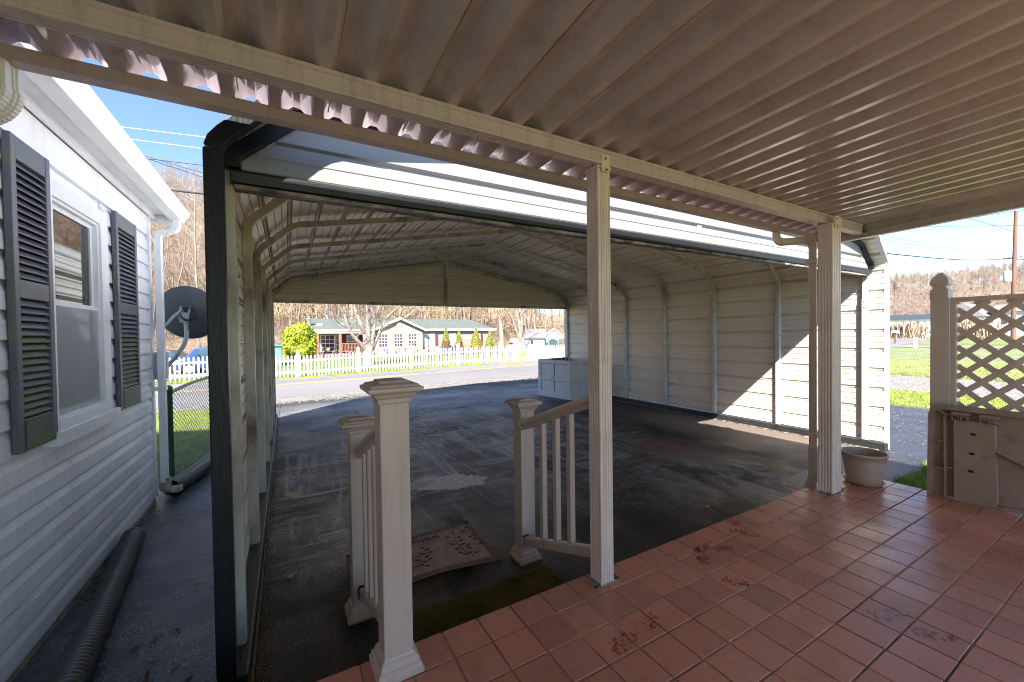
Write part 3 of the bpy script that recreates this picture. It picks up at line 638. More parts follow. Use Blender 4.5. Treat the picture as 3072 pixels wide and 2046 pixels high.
for k, yb in enumerate(BY):
    fr = MB()
    top_ = bow_path(False)[1:]; top_[0] = (-.232, 2.02); full = [(-.232, 1.93)]+[(-.232, 2.30)]+bow_path(False)[1:]+[(6.6-x, z) for x, z in bow_path(False)[1:-1]][::-1]+[(6.832, 1.93)]
    bow = sweep_xz(full, yb-.028, yb+.028, .028, 'bow', 'galvd', cp)
    for mx in (False, True):
        x = 6.832 if mx else -.232
        MB().box(x-.0315, x+.0315, yb-.0315, yb+.0315, .105, 2.01).build('leg', 'galv' if mx else 'galvd', cp, bevel=.004)
        for zz in (1.90, 1.98): MB().tube([(x+(-.04 if mx else .04), yb, zz), (x+(-.031 if mx else .031), yb, zz)], .006, 6).build('bolt', 'rust', cp)
# foot curb and base angle
for nm, a, b in (('curb', -.295, -.18), ('curb', 6.78, 6.895)): MB().box(a, b, 2.13, 9.15, -.01, .098).build(nm, 'curb', cp, bevel=.008)
MB().box(-.176, -.166, 1.95, 9.15, -.02, .026).build('base_angle', 'rust', cp)
MB().box(6.745, 6.779, 2.2, 9.1, -.02, .012).build('base_lip', 'grimy', cp)
# gables: horizontally ribbed sheet clipped to the roof outline
def half_at(z):                                                        # inside x of the left roof edge at height z
    P = [(-.275, 2.0), (-.275, 2.39), (-.25, 2.445), (.02, 2.715), (.12, 2.77), (3.3, 3.34)]
    for (xa, za), (xb, zb) in zip(P, P[1:]):
        if z <= zb: return xa+(xb-xa)*max(0, (z-za))/(zb-za) if z > za else xa
    return 3.3
def gable(y, z0, sgn, m_in, m_out, name, dz=0):
    rows = []; z = z0; k = 0
    pat = [(0, 0), (.075, 0), (.080, -.004), (.090, -.004), (.095, 0), (.150, 0), (.155, -.004), (.165, -.004), (.170, 0), (.222, 0), (.230, -.024), (.250, -.024), (.26, 0)]
    zz0 = z0-.05
    while zz0 < 3.34+dz:
        Z = [(zz0+t, o) for t, o in pat if zz0+t >= z0-1e-6]
        Z = [(min(a, 3.335+dz), o) for a, o in Z]
        for kz in (2.445+dz, 2.715+dz, 2.77+dz):
            for i in range(len(Z)-1):
                if Z[i][0] < kz-1e-4 and Z[i+1][0] > kz+1e-4: Z.insert(i+1, (kz, Z[i][1])); break
        n = len(Z); V = []
        for off in (0, .0015):
            for (a, o) in Z:
                h = half_at(a-dz); V += [(h, y+sgn*(o-off), a), (6.6-h, y+sgn*(o-off), a)]
        F = []; mi = []
        for i in range(n-1):
            F.append((2*i, 2*i+1, 2*i+3, 2*i+2)); mi.append(0); F.append((2*n+2*i, 2*n+2*i+1, 2*n+2*i+3, 2*n+2*i+2)); mi.append(1)
        o = MB().add(V, F); o.m = mi; o.build(name, [m_in, m_out], cp); zz0 += .26
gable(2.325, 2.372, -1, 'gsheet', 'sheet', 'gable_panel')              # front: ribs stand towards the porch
gable(9.01, 2.29, -1, 'sheet', 'wsheet', 'gable_panel', .045)
MB().box(-.215, 6.815, 8.925, 8.98, 2.275, 2.335).build('rear_header', 'galvd', cp, bevel=.004)
MB().box(-.215, 6.815, 2.335, 2.39, 2.318, 2.375).build('front_header', 'grimy', cp, bevel=.004)
MB().box(3.272, 3.328, 8.925, 8.975, 2.337, 3.262).build('gable_post', 'galvd', cp, bevel=.004)
MB().box(3.272, 3.328, 2.336, 2.386, 2.377, 3.262).build('gable_post', 'galvd', cp, bevel=.004)
# black trim: front header, corner posts, roof edge and gable edge
hb = [(2.286, 2.350), (2.282, 2.386), (2.290, 2.398), (2.323, 2.403), (2.323, 2.334), (2.315, 2.332), (2.290, 2.338)]
MB().ext(hb, 'x', -.215, 6.815).build('header_trim', 'blackx', cp, bevel=.003)
MB().box(-.20, 6.80, 2.300, 2.334, 2.312, 2.3315).build('header_edge', 'grimy', cp)
for yy0, yy1, hw, o in ((2.118, 2.175, .0355, 0),):
    lp = [(-.2585, .0), (-.2585, 2.415), (-.245, 2.455), (-.215, 2.495), (.02, 2.735), (.06, 2.765), (.12, 2.79), (3.3, 3.35)]
    n = len(lp)
    for a, b in ((0, 2), (1, 5), (4, 8)): sweep_xz(lp[a:b], yy0-.0015*a, yy1, hw-.001*a, 'edge_trim', 'black', cp)
    rp = [(6.6-x, z) for x, z in lp]
    for a, b in ((0, 2), (1, 5), (4, 8)): sweep_xz([(x+.018, z+.01) for x, z in rp[a:b]], 2.125-.0015*a, yy1, .017-.001*a, 'edge_trim', 'wsheet', cp)
ip = [(-.205, 2.403), (-.205, 2.45), (-.192, 2.475), (-.165, 2.50), (.06, 2.70), (.13, 2.722), (3.3, 3.275)]
for a, b in ((0, 4), (3, 7)): sweep_xz(ip[a:b], 2.268+.003*a, 2.322, .034, 'gable_trim', 'black', cp)
MB().add([], []); ir = [(6.6-x, z) for x, z in ip]
for a, b in ((0, 4), (3, 7)): sweep_xz([(x+.02, z) for x, z in ir[a:b]], 2.268+.003*a, 2.322, .022, 'gable_trim', 'black', cp)

# ------------------------------------------------------------------ white house on the left
WX = -1.15; HY = 5.15
hs = empty('white_house', (-3.0, 1.5, 0), 'white house with horizontal vinyl siding and grey shutters beside the narrow asphalt path', 'house')
MB().box(-5.5, WX-.022, -3.2, HY-.02, .0, 2.82).build('wall_core', 'siding', hs)
MB().box(-5.5, WX-.004, -3.2, HY-.005, -.02, .055).build('foundation', 'stucco', hs)
WIN = (3.23, 3.90, 1.15, 2.42)                                         # opening y0,y1,z0,z1
pitch = .1415
def lap(z0, z1):
    return [(WX-.018, z0), (WX+.004, z0-.002), (WX+.006, z0+.004), (WX+.003, z0+.082), (WX-.010, z0+.118), (WX-.012, z0+pitch-.003), (WX-.018, z0+pitch)]
k = 0
while .052+k*pitch < 2.55:
    z0 = .052+k*pitch
    P = [(x, min(z, 2.80)) for x, z in lap(z0, z0+pitch)]
    segs = [(-3.2, HY)] if not (1.00 < z0+pitch/2 < 2.60) else [(-3.2, 3.16), (4.02, HY)]
    for j, (a, b) in enumerate(segs):
        cut = 3.43 if k in (4, 5) else 4.35 if k in (2, 3) else None
        for (u, v) in ([(a, b)] if cut is None else [(a, cut-.001), (cut+.001, b)]): MB().ext(P, 'y', u, v).build('siding_board', 'siding', hs)
    k += 1
MB().box(WX-.018, WX+.006, -3.2, HY, 2.602, 2.79).build('frieze_board', 'siding', hs)
MB().box(WX-.03, WX+.012, HY-.06, HY+.012, .05, 2.8).build('corner_trim', 'siding', hs, bevel=.003)
# roof edge: soffit, fascia, gutter, roof
MB().box(WX-.05, -.985, -3.2, HY+.06, 2.842, 2.850).build('soffit', 'siding', hs)
MB().box(-1.005, -.972, -3.2, HY+.10, 2.800, 2.90).build('fascia', 'white', hs, bevel=.003)
MB().box(-1.13, -1.11, -3.2, HY+.03, 2.79, 2.842).build('soffit_trim', 'siding', hs)
gq = [(-.970, 2.772), (-.885, 2.772), (-.868, 2.790), (-.862, 2.815), (-.835, 2.845), (-.832, 2.872), (-.840, 2.876), (-.842, 2.850), (-.868, 2.820), (-.874, 2.795), (-.888, 2.778), (-.964, 2.778), (-.964, 2.876), (-.970, 2.876)]
MB().ext(gq, 'y', -3.2, HY+.02).build('gutter', 'white', hs); MB().ext([(-.970, 2.772), (-.885, 2.772), (-.868, 2.790), (-.862, 2.815), (-.835, 2.845), (-.832, 2.876), (-.970, 2.876)], 'y', HY+.0201, HY+.024).build('gutter_end', 'white', hs)
MB().ext([(-.95, 2.880), (-.95, 2.895), (-5.6, 4.05), (-5.6, 4.03)], 'y', -3.2, HY+.12).build('roof', 'shgr', hs)
MB().ext([(WX-.02, 2.80), (-5.5, 2.80), (-5.5, 3.95), (WX-.02, 2.90)], 'y', HY-.06, HY-.03).build('gable_end', 'siding', hs)
MB().ext([(-1.0, 2.74), (-.93, 2.80), (-.93, 2.89), (-5.6, 4.05), (-5.6, 3.93)], 'y', HY+.10, HY+.125).build('rake_board', 'white', hs)
# house window
wn = MB()
y0, y1, z0, z1 = WIN
wn.box(WX-.02, WX+.022, y1+.0, y1+.125, z0-.06, z1+.10); wn.box(WX-.02, WX+.022, y0-.06, y0, z0-.06, z1+.10); wn.box(WX-.02, WX+.021, y0-.0, y1+.0, z1, z1+.10); wn.box(WX-.05, WX+.055, y0-.09, y1+.17, z0-.135, z0-.055); wn.box(WX-.03, WX+.03, y0, y1, z0-.055, z0)
w = wn.build('window', 'white', hs, bevel=.004)
fr = MB(); t = .022
def ring(b, y0, y1, z0, z1, t, x0, x1):
    b.box(x0, x1, y0, y0+t, z0, z1); b.box(x0, x1, y1-t, y1, z0, z1); b.box(x0, x1, y0+t, y1-t, z1-t, z1); b.box(x0, x1, y0+t, y1-t, z0, z0+t)
zm = 1.815
ring(fr, y0, y1, z0, z1, .018, WX-.06, WX+.006); fr.build('frame', 'white', w)
up = MB(); ring(up, y0+.018, y1-.018, zm-.02, z1-.018, .030, WX-.045, WX-.020); up.build('upper_sash', 'white', w, bevel=.002)
lw = MB(); ring(lw, y0+.018, y1-.018, z0+.018, zm+.018, .030, WX-.030, WX-.004); lw.build('lower_sash', 'white', w, bevel=.002)
MB().box(WX-.034, WX-.031, y0+.045, y1-.045, zm, z1-.045).build('upper_pane', 'pane', w); MB().box(WX-.019, WX-.016, y0+.045, y1-.045, z0+.045, zm-.008).build('lower_pane', 'pane', w)
MB().box(WX-.0035, WX-.0030, y0+.020, y1-.020, z0+.020, zm-.01).build('insect_screen', 'scr', w)
cur = MB(); n = 40
cur.add([(WX-.062+.012*math.sin(i*1.3)*(1 if i % 2 else .5), y0-.05+(y1-y0+.1)*i/n, z) for z in (z0-.05, z1+.05) for i in range(n+1)], [(i, i+1, n+2+i, n+1+i) for i in range(n)], 0, True)
M['curtain'] = mat('pale_curtain', (.80, .79, .76), .9, .12, 6, (.36, .33, .28), .5, .8, 4, stretch=(1, 1, .3)); cur.build('curtain', 'curtain', w)
M['core'] = M['porchd']
# cut a dark recess behind the window: the wall core is hollowed by four blocks instead of one
core = bpy.data.objects['wall_core']; bpy.data.objects.remove(core)
cb = MB(); cb.box(-5.5, WX-.022, -3.2, y0-.0, 0, 2.82); cb.box(-5.5, WX-.022, y1, HY-.02, 0, 2.82); cb.box(-5.5, WX-.022, y0, y1, 0, z0); cb.box(-5.5, WX-.022, y0, y1, z1, 2.82); cb.box(-5.5, WX-.16, y0, y1, z0, z1)
cb.build('wall_core', 'siding', hs)
# shutters with louvres
def shutter(ya, yb, za, zb, mat_low):
    s = MB(); X0, X1 = WX+.009, WX+.038; fw = .045
    s.box(X0, X1, ya, ya+fw, za, zb); s.box(X0, X1, yb-fw, yb, za, zb)
    zmid = (za+zb)/2+.03
    s.box(X0, X1-.002, ya+fw, yb-fw, zb-.11, zb); s.box(X0, X1-.002, ya+fw, yb-fw, zmid-.045, zmid+.045); s.box(X0, X1-.002, ya+fw, yb-fw, za, za+.16)
    o = s.build('shutter', 'shutter', hs, bevel=.004)
    sp = MB().box(X1-.0015, X1+.003, ya+fw+.006, yb-fw-.006, za+.012, za+.15).build('bottom_panel', 'mossy', o)
    for (a, b) in ((za+.165, zmid-.05), (zmid+.05, zb-.115)):
        n = int((b-a)/.0345); st_ = (b-a)/n
        for i in range(n):
            z = a+st_*(i+.5); low = z < za+.55
            MB().add([(X0+.002, yy, z+.016) for yy in (ya+fw, yb-fw)]+[(X1-.003, yy, z-.014) for yy in (ya+fw, yb-fw)]+[(X1-.003, yy, z-.009) for yy in (ya+fw, yb-fw)]+[(X0+.002, yy, z+.021) for yy in (ya+fw, yb-fw)], [(0, 1, 3, 2), (2, 3, 5, 4), (4, 5, 7, 6), (6, 7, 1, 0), (0, 2, 4, 6), (1, 7, 5, 3)]).build('louver', 'mossy' if low else 'shutter', o)
    MB().box(WX+.0068, X0+.002, ya+.01, yb-.01, za+.01, zb-.01).build('backing', 'hole', o)
shutter(4.14, 4.62, 1.055, 2.585, 0); shutter(2.80, 3.165, 1.06, 2.59, 0)
# house downspout
hd = empty('downspout', (-1.1, 5.08, .0), 'white downspout at the far corner of the white house, emptying into black pipe', 'downspout')
ax = Vector((-1, 0, 0)); sd_ = Vector((0, 1, 0)); top = Vector((-.925, 5.10, 2.775)); c1 = top+ax*.06+Vector((0, 0, -.05))
e1 = [top]+arc(c1, .06, 180, 255, 8, ax); p2 = e1[-1]+Vector((-.035, 0, -.022)); c2 = p2+Vector((-.012, 0, -.055)); e2 = [p2]+arc(c2, .055, 75, 5, 8, ax)
rect_tube(e1, .08, .056, sd_, 'upper_elbow', 'white', hd, (1, 8)); rect_tube([e1[-1], p2], .074, .05, sd_, 'elbow_link', 'white', hd); rect_tube(e2, .08, .056, sd_, 'lower_elbow', 'white', hd, (1, 8))
q = e2[-1]; rect_tube([q, (q.x, q.y, .20)], .076, .054, sd_, 'pipe', 'white', hd)
rect_tube([(q.x, q.y, .24), (q.x, q.y, .16), (q.x+.006, q.y+.012, .125), (q.x+.02, q.y+.035, .10), (q.x+.04, q.y+.07, .085), (q.x+.06, q.y+.11, .078), (q.x+.075, q.y+.15, .075)], .082, .06, Vector((1, -.4, 0)), 'shoe', 'dirtywhite', hd, (1, 6))
MB().box(WX-.0, q.x+.034, q.y-.045, q.y+.045, 1.10, 1.135).build('strap', 'white', hd)
# corrugated pipe, nearer one
def corr(pts, r, pitch_, amp, name, label, cat, m, n=20, inner=True):
    pts = [Vector(p) for p in pts]; L = [0]
    for a, b in zip(pts, pts[1:]): L.append(L[-1]+(b-a).length)
    P = []; R = []; k = int(L[-1]/pitch_*4)
    for i in range(k+1):
        s = L[-1]*i/k; j = max(0, min(len(pts)-2, next((q for q in range(len(L)-1) if s <= L[q+1]+1e-9), 0))); t = (s-L[j])/(L[j+1]-L[j])
        P.append(pts[j].lerp(pts[j+1], t)); R.append(r+(amp if i % 4 in (1, 2) else -amp))
    o = MB(); o.tube(P, R, n, 0, not inner); 
    if inner: o.tube([P[0], P[min(12, k)]], [R[0]-.006, R[0]-.008], n, 0, False)
    return tag(o.build(name, m, None, pts[0]), label, cat)
def spl(P, n=10):
    out = []; P = [Vector(p) for p in P]
    for i in range(len(P)-1):
        a, b, c, d = P[max(i-1, 0)], P[i], P[i+1], P[min(i+2, len(P)-1)]
        for k in range(n):
            t = k/n; out.append(.5*((2*b)+(c-a)*t+(2*a-5*b+4*c-d)*t*t+(3*b-a-3*c+d)*t**3))
    return out+[P[-1]]
corr(spl([(-1.065, 4.13, .075), (-.985, 3.5, .072), (-.93, 3.0, .070), (-.86, 2.3, .072), (-.80, 1.5, .073), (-.78, .6, .075)]), .066, .027, .0062, 'corrugated_pipe', 'black corrugated drain pipe lying along the foot of the white siding', 'drain pipe', 'pipe', 24)
corr(spl([(-1.055, 5.24, .085), (-.96, 5.6, .082), (-.87, 6.1, .080), (-.80, 6.7, .080), (-.70, 7.5, .078)]), .080, .034, .0022, 'corrugated_pipe', 'smooth-sided black drain pipe taking the mossy downspout foot', 'drain pipe', 'pipe', 24)
# cable on the siding
cb = spl([(-1.135, 2.0, .40), (-1.135, 2.643, .330), (-1.135, 3.003, .295), (-1.137, 3.326, .280), (-1.132, 3.796, .335), (-1.134, 4.174, .300), (-1.135, 4.789, .320), (-1.136, 5.046, .37)])
tag(MB().tube(cb, .0035, 6).build('cable', 'wcable', None, cb[0]), 'thin white cable stapled in a sag along the lower white siding', 'cable')
for p in ((-1.136, 3.796, .335), (-1.136, 4.789, .322)):
    pass
# satellite dish behind the corner
sdh = empty('satellite_dish', (-1.13, 5.5, 1.25), 'dark grey satellite dish on a pole mount behind the white house corner', 'satellite dish')
dn_ = Vector((.15, .96, .30)).normalized(); dc = Vector((-.93, 5.47, 1.865)); a_ = dn_.orthogonal().normalized(); a_ = Vector((1, 0, 0)); a_ = (a_-dn_*a_.dot(dn_)).normalized(); b_ = dn_.cross(a_)
if b_.z < 0: b_ = -b_
V = []; rings = 9; sg = 40
for thick in (0, .012):
    for i in range(rings+1):
        rr_ = i/rings
        for j in range(sg):
            t = 2*math.pi*j/sg; V.append(dc+a_*(.285*rr_*math.cos(t))+b_*(.295*rr_*math.sin(t))+dn_*(.075*rr_*rr_-thick))
F = []
for t in range(2):
    for i in range(rings):
        for j in range(sg):
            f = (t*(rings+1)*sg+i*sg+j, t*(rings+1)*sg+i*sg+(j+1) % sg, t*(rings+1)*sg+(i+1)*sg+(j+1) % sg, t*(rings+1)*sg+(i+1)*sg+j); F.append(f if not t else f[::-1])
F += [(rings*sg+j, rings*sg+(j+1) % sg, (2*rings+1)*sg+(j+1) % sg, (2*rings+1)*sg+j) for j in range(sg)]
MB().add(V, F, 0, True).build('reflector', 'dish', sdh)
mb = dc-dn_*.03
MB().tube(spl([(-1.13, 5.46, 1.30), (-1.09, 5.44, 1.33), (-1.02, 5.42, 1.42), (-.95, 5.41, 1.54), (-.925, 5.41, 1.66), (-.93, 5.41, 1.80)]), .021, 12).build('mast', 'dishm', sdh)
o = MB(); R_ = Matrix.Rotation(rad(8), 3, 'Y')
o.obox(mb+Vector((-.005, -.025, -.03)), (.035, .03, .055), R_); o.obox(mb+Vector((.03, -.012, .02)), (.008, .02, .07), R_); o.obox(mb+Vector((-.045, -.012, .02)), (.008, .02, .07), R_); o.build('bracket', 'dishm', sdh, bevel=.004)
MB().tube([mb+Vector((-.02, -.03, .05)), mb+Vector((-.09, -.06, -.02)), mb+Vector((-.14, -.08, -.10)), mb+Vector((-.20, -.06, -.13))], [.018, .016, .014, .014], 8).build('feed_arm', 'dishm', sdh)
b = MB()
for q in range(4):
    c = mb+Vector((.03+.004*q, -.06-.006*q, .01-.003*q)); rr_ = .058+.004*q
    b.tube([c+Vector((math.cos(t*.314)*rr_, .004*math.sin(t), math.sin(t*.314)*rr_*1.05)) for t in range(21)], .0032, 5, 0, False)
b.tube(spl([mb+Vector((.0, -.05, -.04)), mb+Vector((.03, -.05, -.14)), mb+Vector((-.02, -.03, -.30)), (-1.02, 5.40, 1.40), (-1.11, 5.42, 1.25)]), .003, 5)
b.build('cable_coil', 'cable', sdh)
tag(MB().box(-1.145, -1.045, 5.165, 5.235, 1.20, 1.47).build('utility_box', 'grey', None, (-1.1, 5.2, 1.2), bevel=.005), 'small grey utility box on the house corner below the dish', 'utility box')

# ------------------------------------------------------------------ green chain-link fence beside the house
def chain_link(par, p0, p1, z0, z1, cell, r, m, zf0=None, name='chain_link_mesh', zf1=None):
    a, b = Vector(p0), Vector(p1); L = (b-a).length; d = (b-a)/L; b_ = MB(); H = z1-z0; nr = Vector((-d.y, d.x, 0))
    n = int(L/cell)+1; s = -H
    V = []; F = []
    k = 0
    while s < L:
        for sg in (1, -1):
            s0, s1 = (s, s+H) if sg == 1 else (s+H, s)
            ta, tb = 0, 1
            def cl(s0, s1):
                t0, t1 = 0., 1.
                ds_ = s1-s0
                for lim, sgn in ((0, 1), (L, -1)):
                    pass
                lo_, hi_ = sorted(((0-s0)/ds_, (L-s0)/ds_)); return max(0, lo_), min(1, hi_)
            t0, t1 = cl(s0, s1)
            if t1-t0 < .02: continue
            def pt(t):
                q = s0+(s1-s0)*t; u = q/L; zz0 = z0+(zf0(u) if zf0 else 0); zz1 = z1+(zf1(u) if zf1 else 0)
                return Vector((a.x+d.x*q, a.y+d.y*q, zz0+(zz1-zz0)*t))
            m_ = max(1, int((t1-t0)*H/.25)) ; P = [pt(t0+(t1-t0)*i/m_)+nr*(sg*r) for i in range(m_+1)]
            b_.tube(P, r, 3, 0, False, False)
        s += cell
    return tag(b_.build(name, m, par), kind='stuff')
cf = empty('chain_link_fence', (-1.2, 5.78, 0), 'green chain-link fence with a round post behind the house corner', 'fence')
F0, F1 = Vector((-1.165, 5.80, 0)), Vector((-.62, 7.6, 0))
MB().lathe([(.034, 0), (.034, 1.02), (.038, 1.02), (.038, 1.05), (.030, 1.075), (0, 1.085)], (F0.x, F0.y, 0), 14).build('fence_post', 'green', cf)
MB().lathe([(.03, 0), (.03, 1.09), (.025, 1.11), (0, 1.12)], (F1.x, F1.y, 0), 12).build('fence_post', 'green', cf)
MB().tube(spl([(F0.x, F0.y, .99), (-1.05, 6.25, 1.05), (-.88, 6.8, 1.09), (F1.x, F1.y, 1.10)]), .02, 8).build('top_rail', 'link', cf)
chain_link(cf, F0, F1, .05, .99, .056, .0030, 'link', zf1=lambda u: .11*min(1, u*1.6))
b = MB(); random.seed(5)
for _ in range(160):
    t = random.random(); p = F0.lerp(F1, t)+Vector((random.uniform(-.1, .12), random.uniform(-.15, .15), random.uniform(.0, .04))); d = Vector((random.gauss(0, 1), random.gauss(0, 1), random.uniform(.0, 1.2))).normalized()*random.uniform(.06, .22)
    b.tube([p, p+d*.5+Vector((0, 0, random.uniform(-.02, .02))), p+d], [.0022, .0016, .0008], 3, 0, False, False)
for _ in range(120):
    x, y = random.uniform(-1.12, -1.0), random.uniform(3.0, 5.2); p = Vector((x, y, .01)); d = Vector((random.gauss(0, 1), random.gauss(0, 1), .2)).normalized()*random.uniform(.02, .07); b.tube([p, p+d], .0016, 3, 0, False, False)
tag(b.build('dry_twigs', 'straw'), kind='stuff')

# ------------------------------------------------------------------ things on the ground
mt = empty('doormat', (.83, 2.8, 0), 'brown rubber welcome mat with leaf sprays, one edge curled up, beyond the step', 'doormat')
def mzc(x, y):                                                        # curl of the near edge
    return .012+.032*math.exp(-((x-.86)/.28)**2)*max(0, (2.85-y)/.35)**1.6
C4 = [(.345, 3.105), (1.315, 3.15), (1.30, 2.49), (.345, 2.55)]
def bil(u, v):
    x = (1-v)*((1-u)*C4[0][0]+u*C4[1][0])+v*((1-u)*C4[3][0]+u*C4[2][0]); y = (1-v)*((1-u)*C4[0][1]+u*C4[1][1])+v*((1-u)*C4[3][1]+u*C4[2][1]); return x, y
nu, nv = 36, 20; o = MB(); V = []
for t in (0, 1):
    for j in range(nv+1):
        for i in range(nu+1):
            x, y = bil(i/nu, j/nv); V.append((x, y, mzc(x, y)-(.010 if t == 0 else 0)))
W_ = nu+1; q = W_*(nv+1); F = []
for j in range(nv):
    for i in range(nu):
        f = (j*W_+i, j*W_+i+1, (j+1)*W_+i+1, (j+1)*W_+i); F += [f, tuple(k+q for k in f[::-1])]
F += [(i, i+1, q+i+1, q+i) for i in range(nu)]+[(nv*W_+i, nv*W_+i+1, q+nv*W_+i+1, q+nv*W_+i) for i in range(nu)]+[(j*W_, (j+1)*W_, q+(j+1)*W_, q+j*W_) for j in range(nv)]+[(j*W_+nu, (j+1)*W_+nu, q+(j+1)*W_+nu, q+j*W_+nu) for j in range(nv)]
o.add(V, F); o.build('rubber_sheet', 'mat_', mt)
def strip(pts, w, name, m, lift=.0015):
    o = MB(); P = [Vector((p[0], p[1], 0)) for p in pts]; V = []
    for i, p in enumerate(P):
        d = (P[min(i+1, len(P)-1)]-P[max(0, i-1)]).normalized(); n_ = Vector((-d.y, d.x, 0)); ww = w[i] if isinstance(w, list) else w
        for s in (-1, 1): c = p+n_*(s*ww/2); V.append((c.x, c.y, mzc(c.x, c.y)+lift))
    o.add(V, [(2*i, 2*i+1, 2*i+3, 2*i+2) for i in range(len(P)-1)]); return o
bd = MB()
def lines(b, u0, v0, u1, v1, w):
    s = strip([bil(u0+(u1-u0)*i/24, v0+(v1-v0)*i/24) for i in range(25)], w, '', ''); b.add(s.v, s.f)
for e in ((.045, .07, .955, .07), (.045, .93, .955, .93), (.045, .07, .045, .93), (.955, .07, .955, .93)): lines(bd, *e, .008)
bd.build('border_line', 'matdk', mt)
ed = MB()
for e in ((.0, .03, 1, .03), (.0, .97, 1, .97), (.02, .0, .02, 1), (.98, .0, .98, 1)): s = strip([bil(e[0]+(e[2]-e[0])*i/24, e[1]+(e[3]-e[1])*i/24) for i in range(25)], .034, '', '', .0008); ed.add(s.v, s.f)
ed.build('raised_border', 'mated', mt)
lf = MB()
def leafshape(b, x, y, ang, L=.055, W=.022):
    n = 10; P = [(0, 0)]
    V = [(x, y)]
    for i in range(n):
        t = 2*math.pi*i/n; u = L/2*math.cos(t); v = W/2*math.sin(t)*(1-.3*math.cos(t)); V.append((x+u*math.cos(ang)-v*math.sin(ang), y+u*math.sin(ang)+v*math.cos(ang)))
    b.add([(a, c, mzc(a, c)+.002) for a, c in V], [(0, i+1, (i+1) % n+1) for i in range(n)])
br1 = [[(1.197, 3.069), (1.152, 3.088), (1.135, 3.0), (1.102, 2.867), (1.112, 2.707), (1.144, 2.61)], [(1.161, 3.091), (1.219, 3.014), (1.25, 2.947)], [(.778, 2.894), (.818, 2.87), (.892, 2.88)], [(.756, 2.816), (.793, 2.806), (.867, 2.841)], [(.747, 2.784), (.784, 2.713), (.814, 2.637)], [(.62, 2.90), (.70, 2.85), (.756, 2.816)], [(.60, 2.75), (.68, 2.77), (.747, 2.784)]]
for B in br1: s = strip(spl([(*p, 0) for p in B], 5), .006, '', ''); lf.add(s.v, s.f)
for x, y in [(1.254, 3.043), (1.211, 2.995), (1.24, 2.89), (1.25, 2.838), (1.263, 2.756), (1.148, 2.929), (1.07, 2.97), (1.146, 2.87), (1.063, 2.854), (1.132, 2.812), (1.164, 2.78), (1.069, 2.774), (1.158, 2.734), (1.071, 2.705), (1.089, 2.668), (1.13, 2.67), (1.175, 2.65), (.852, 2.918), (.879, 2.88), (.888, 2.828), (.828, 2.838), (.852, 2.734), (.849, 2.786), (.811, 2.721), (.807, 2.652), (.752, 2.685), (.781, 2.764), (.783, 2.69), (.70, 2.90), (.66, 2.80), (.70, 2.73), (.63, 2.70)]:
    leafshape(lf, x, y, rad(20 if x > 1.1 or .83 < x < 1 else 130)+random.uniform(-.4, .4), random.uniform(.040, .062))
lf.build('leaf_print', 'matdk', mt)
def text_mesh(txt, size, ext=.001):
    cu = bpy.data.curves.new('t', 'FONT'); cu.body = txt; cu.size = size; cu.extrude = ext; cu.offset = .0012; ob = bpy.data.objects.new('t', cu); COL.objects.link(ob)
    me = bpy.data.meshes.new_from_object(ob.evaluated_get(bpy.context.evaluated_depsgraph_get())); bpy.data.objects.remove(ob); return me
me = text_mesh('welcome', .105); o = MB(); V = []
for v in me.vertices:
    c, s = math.cos(rad(177)), math.sin(rad(177)); x = 1.025+v.co.x*c-v.co.y*s; y = 3.045+v.co.x*s+v.co.y*c; V.append((x, y, mzc(x, y)+.0016+v.co.z*.4))
o.add(V, [tuple(p.vertices) for p in me.polygons]); o.build('welcome_lettering', 'matdk', mt)

# shoe prints on the tiles
def print_mesh(x, y, ang, L, label, m='wet', frac=1.):
    o = MB(); random.seed(int(x*1000)); W = L*.42
    nrow = 9
    for i in range(nrow):
        t = (i+.5)/nrow
        if t > frac: break
        w = W*(.55+.45*math.sin(math.pi*min(1, t*1.15)))
        for j in range(5):
            if random.random() < .34: continue
            u = (t-.5)*L+random.gauss(0, L*.018); v = (j-2)/2*w*.46+random.gauss(0, L*.012)+.03*L*math.sin(i*1.7); r = L*random.choice((.022, .03, .046, .052))
            a = ang; px_, py_ = x+u*math.cos(a)-v*math.sin(a), y+u*math.sin(a)+v*math.cos(a); k = random.choice((4, 5, 6)); a0 = random.random()*6
            V = [(px_+r*(1.5 if q % 2 else 1)*math.cos(a0+2*math.pi*q/k)*1.1, py_+r*math.sin(a0+2*math.pi*q/k), PZ+.0016) for q in range(k)]
            o.add(V, [tuple(range(k))])
    return tag(o.build('shoe_print', m, None, (x, y, PZ)), label, 'shoe print', 'muddy shoe prints on the tiles')
M['dry'] = mat('pale_print', (.5, .25, .19), .4, .2, 30); M['bluep'] = mat('damp_print', (.30, .16, .17), .12, .2, 30)
print_mesh(1.215, 1.225, .2, .17, 'red wet shoe print nearest the left newel post, with a heel arch')
print_mesh(1.40, 1.245, .5, .12, 'small red wet sole print beside the post base of the middle post')
print_mesh(2.07, 1.47, .9, .17, 'darkest wet shoe print near the edge of the tiles')
print_mesh(2.16, 1.52, .1, .13, 'blurred wet shoe print touching the darkest one')
print_mesh(2.255, 1.444, -.4, .12, 'wet shoe print just right of the blurred one')
print_mesh(2.53, 1.525, -.5, .12, 'wet half print close to the asphalt edge')
print_mesh(2.62, 1.60, .2, .09, 'smallest wet print on the outermost tile row')
print_mesh(2.55, 1.45, -.7, .10, 'narrow wet print behind the half print')
print_mesh(2.01, 1.22, -.9, .14, 'dotted wet print two tiles in from the edge')
print_mesh(2.985, 1.39, .1, .16, 'pale dried shoe print beside the right porch post', 'dry')
print_mesh(3.15, 1.50, .3, .10, 'faint dried print nearest the right porch post', 'dry')
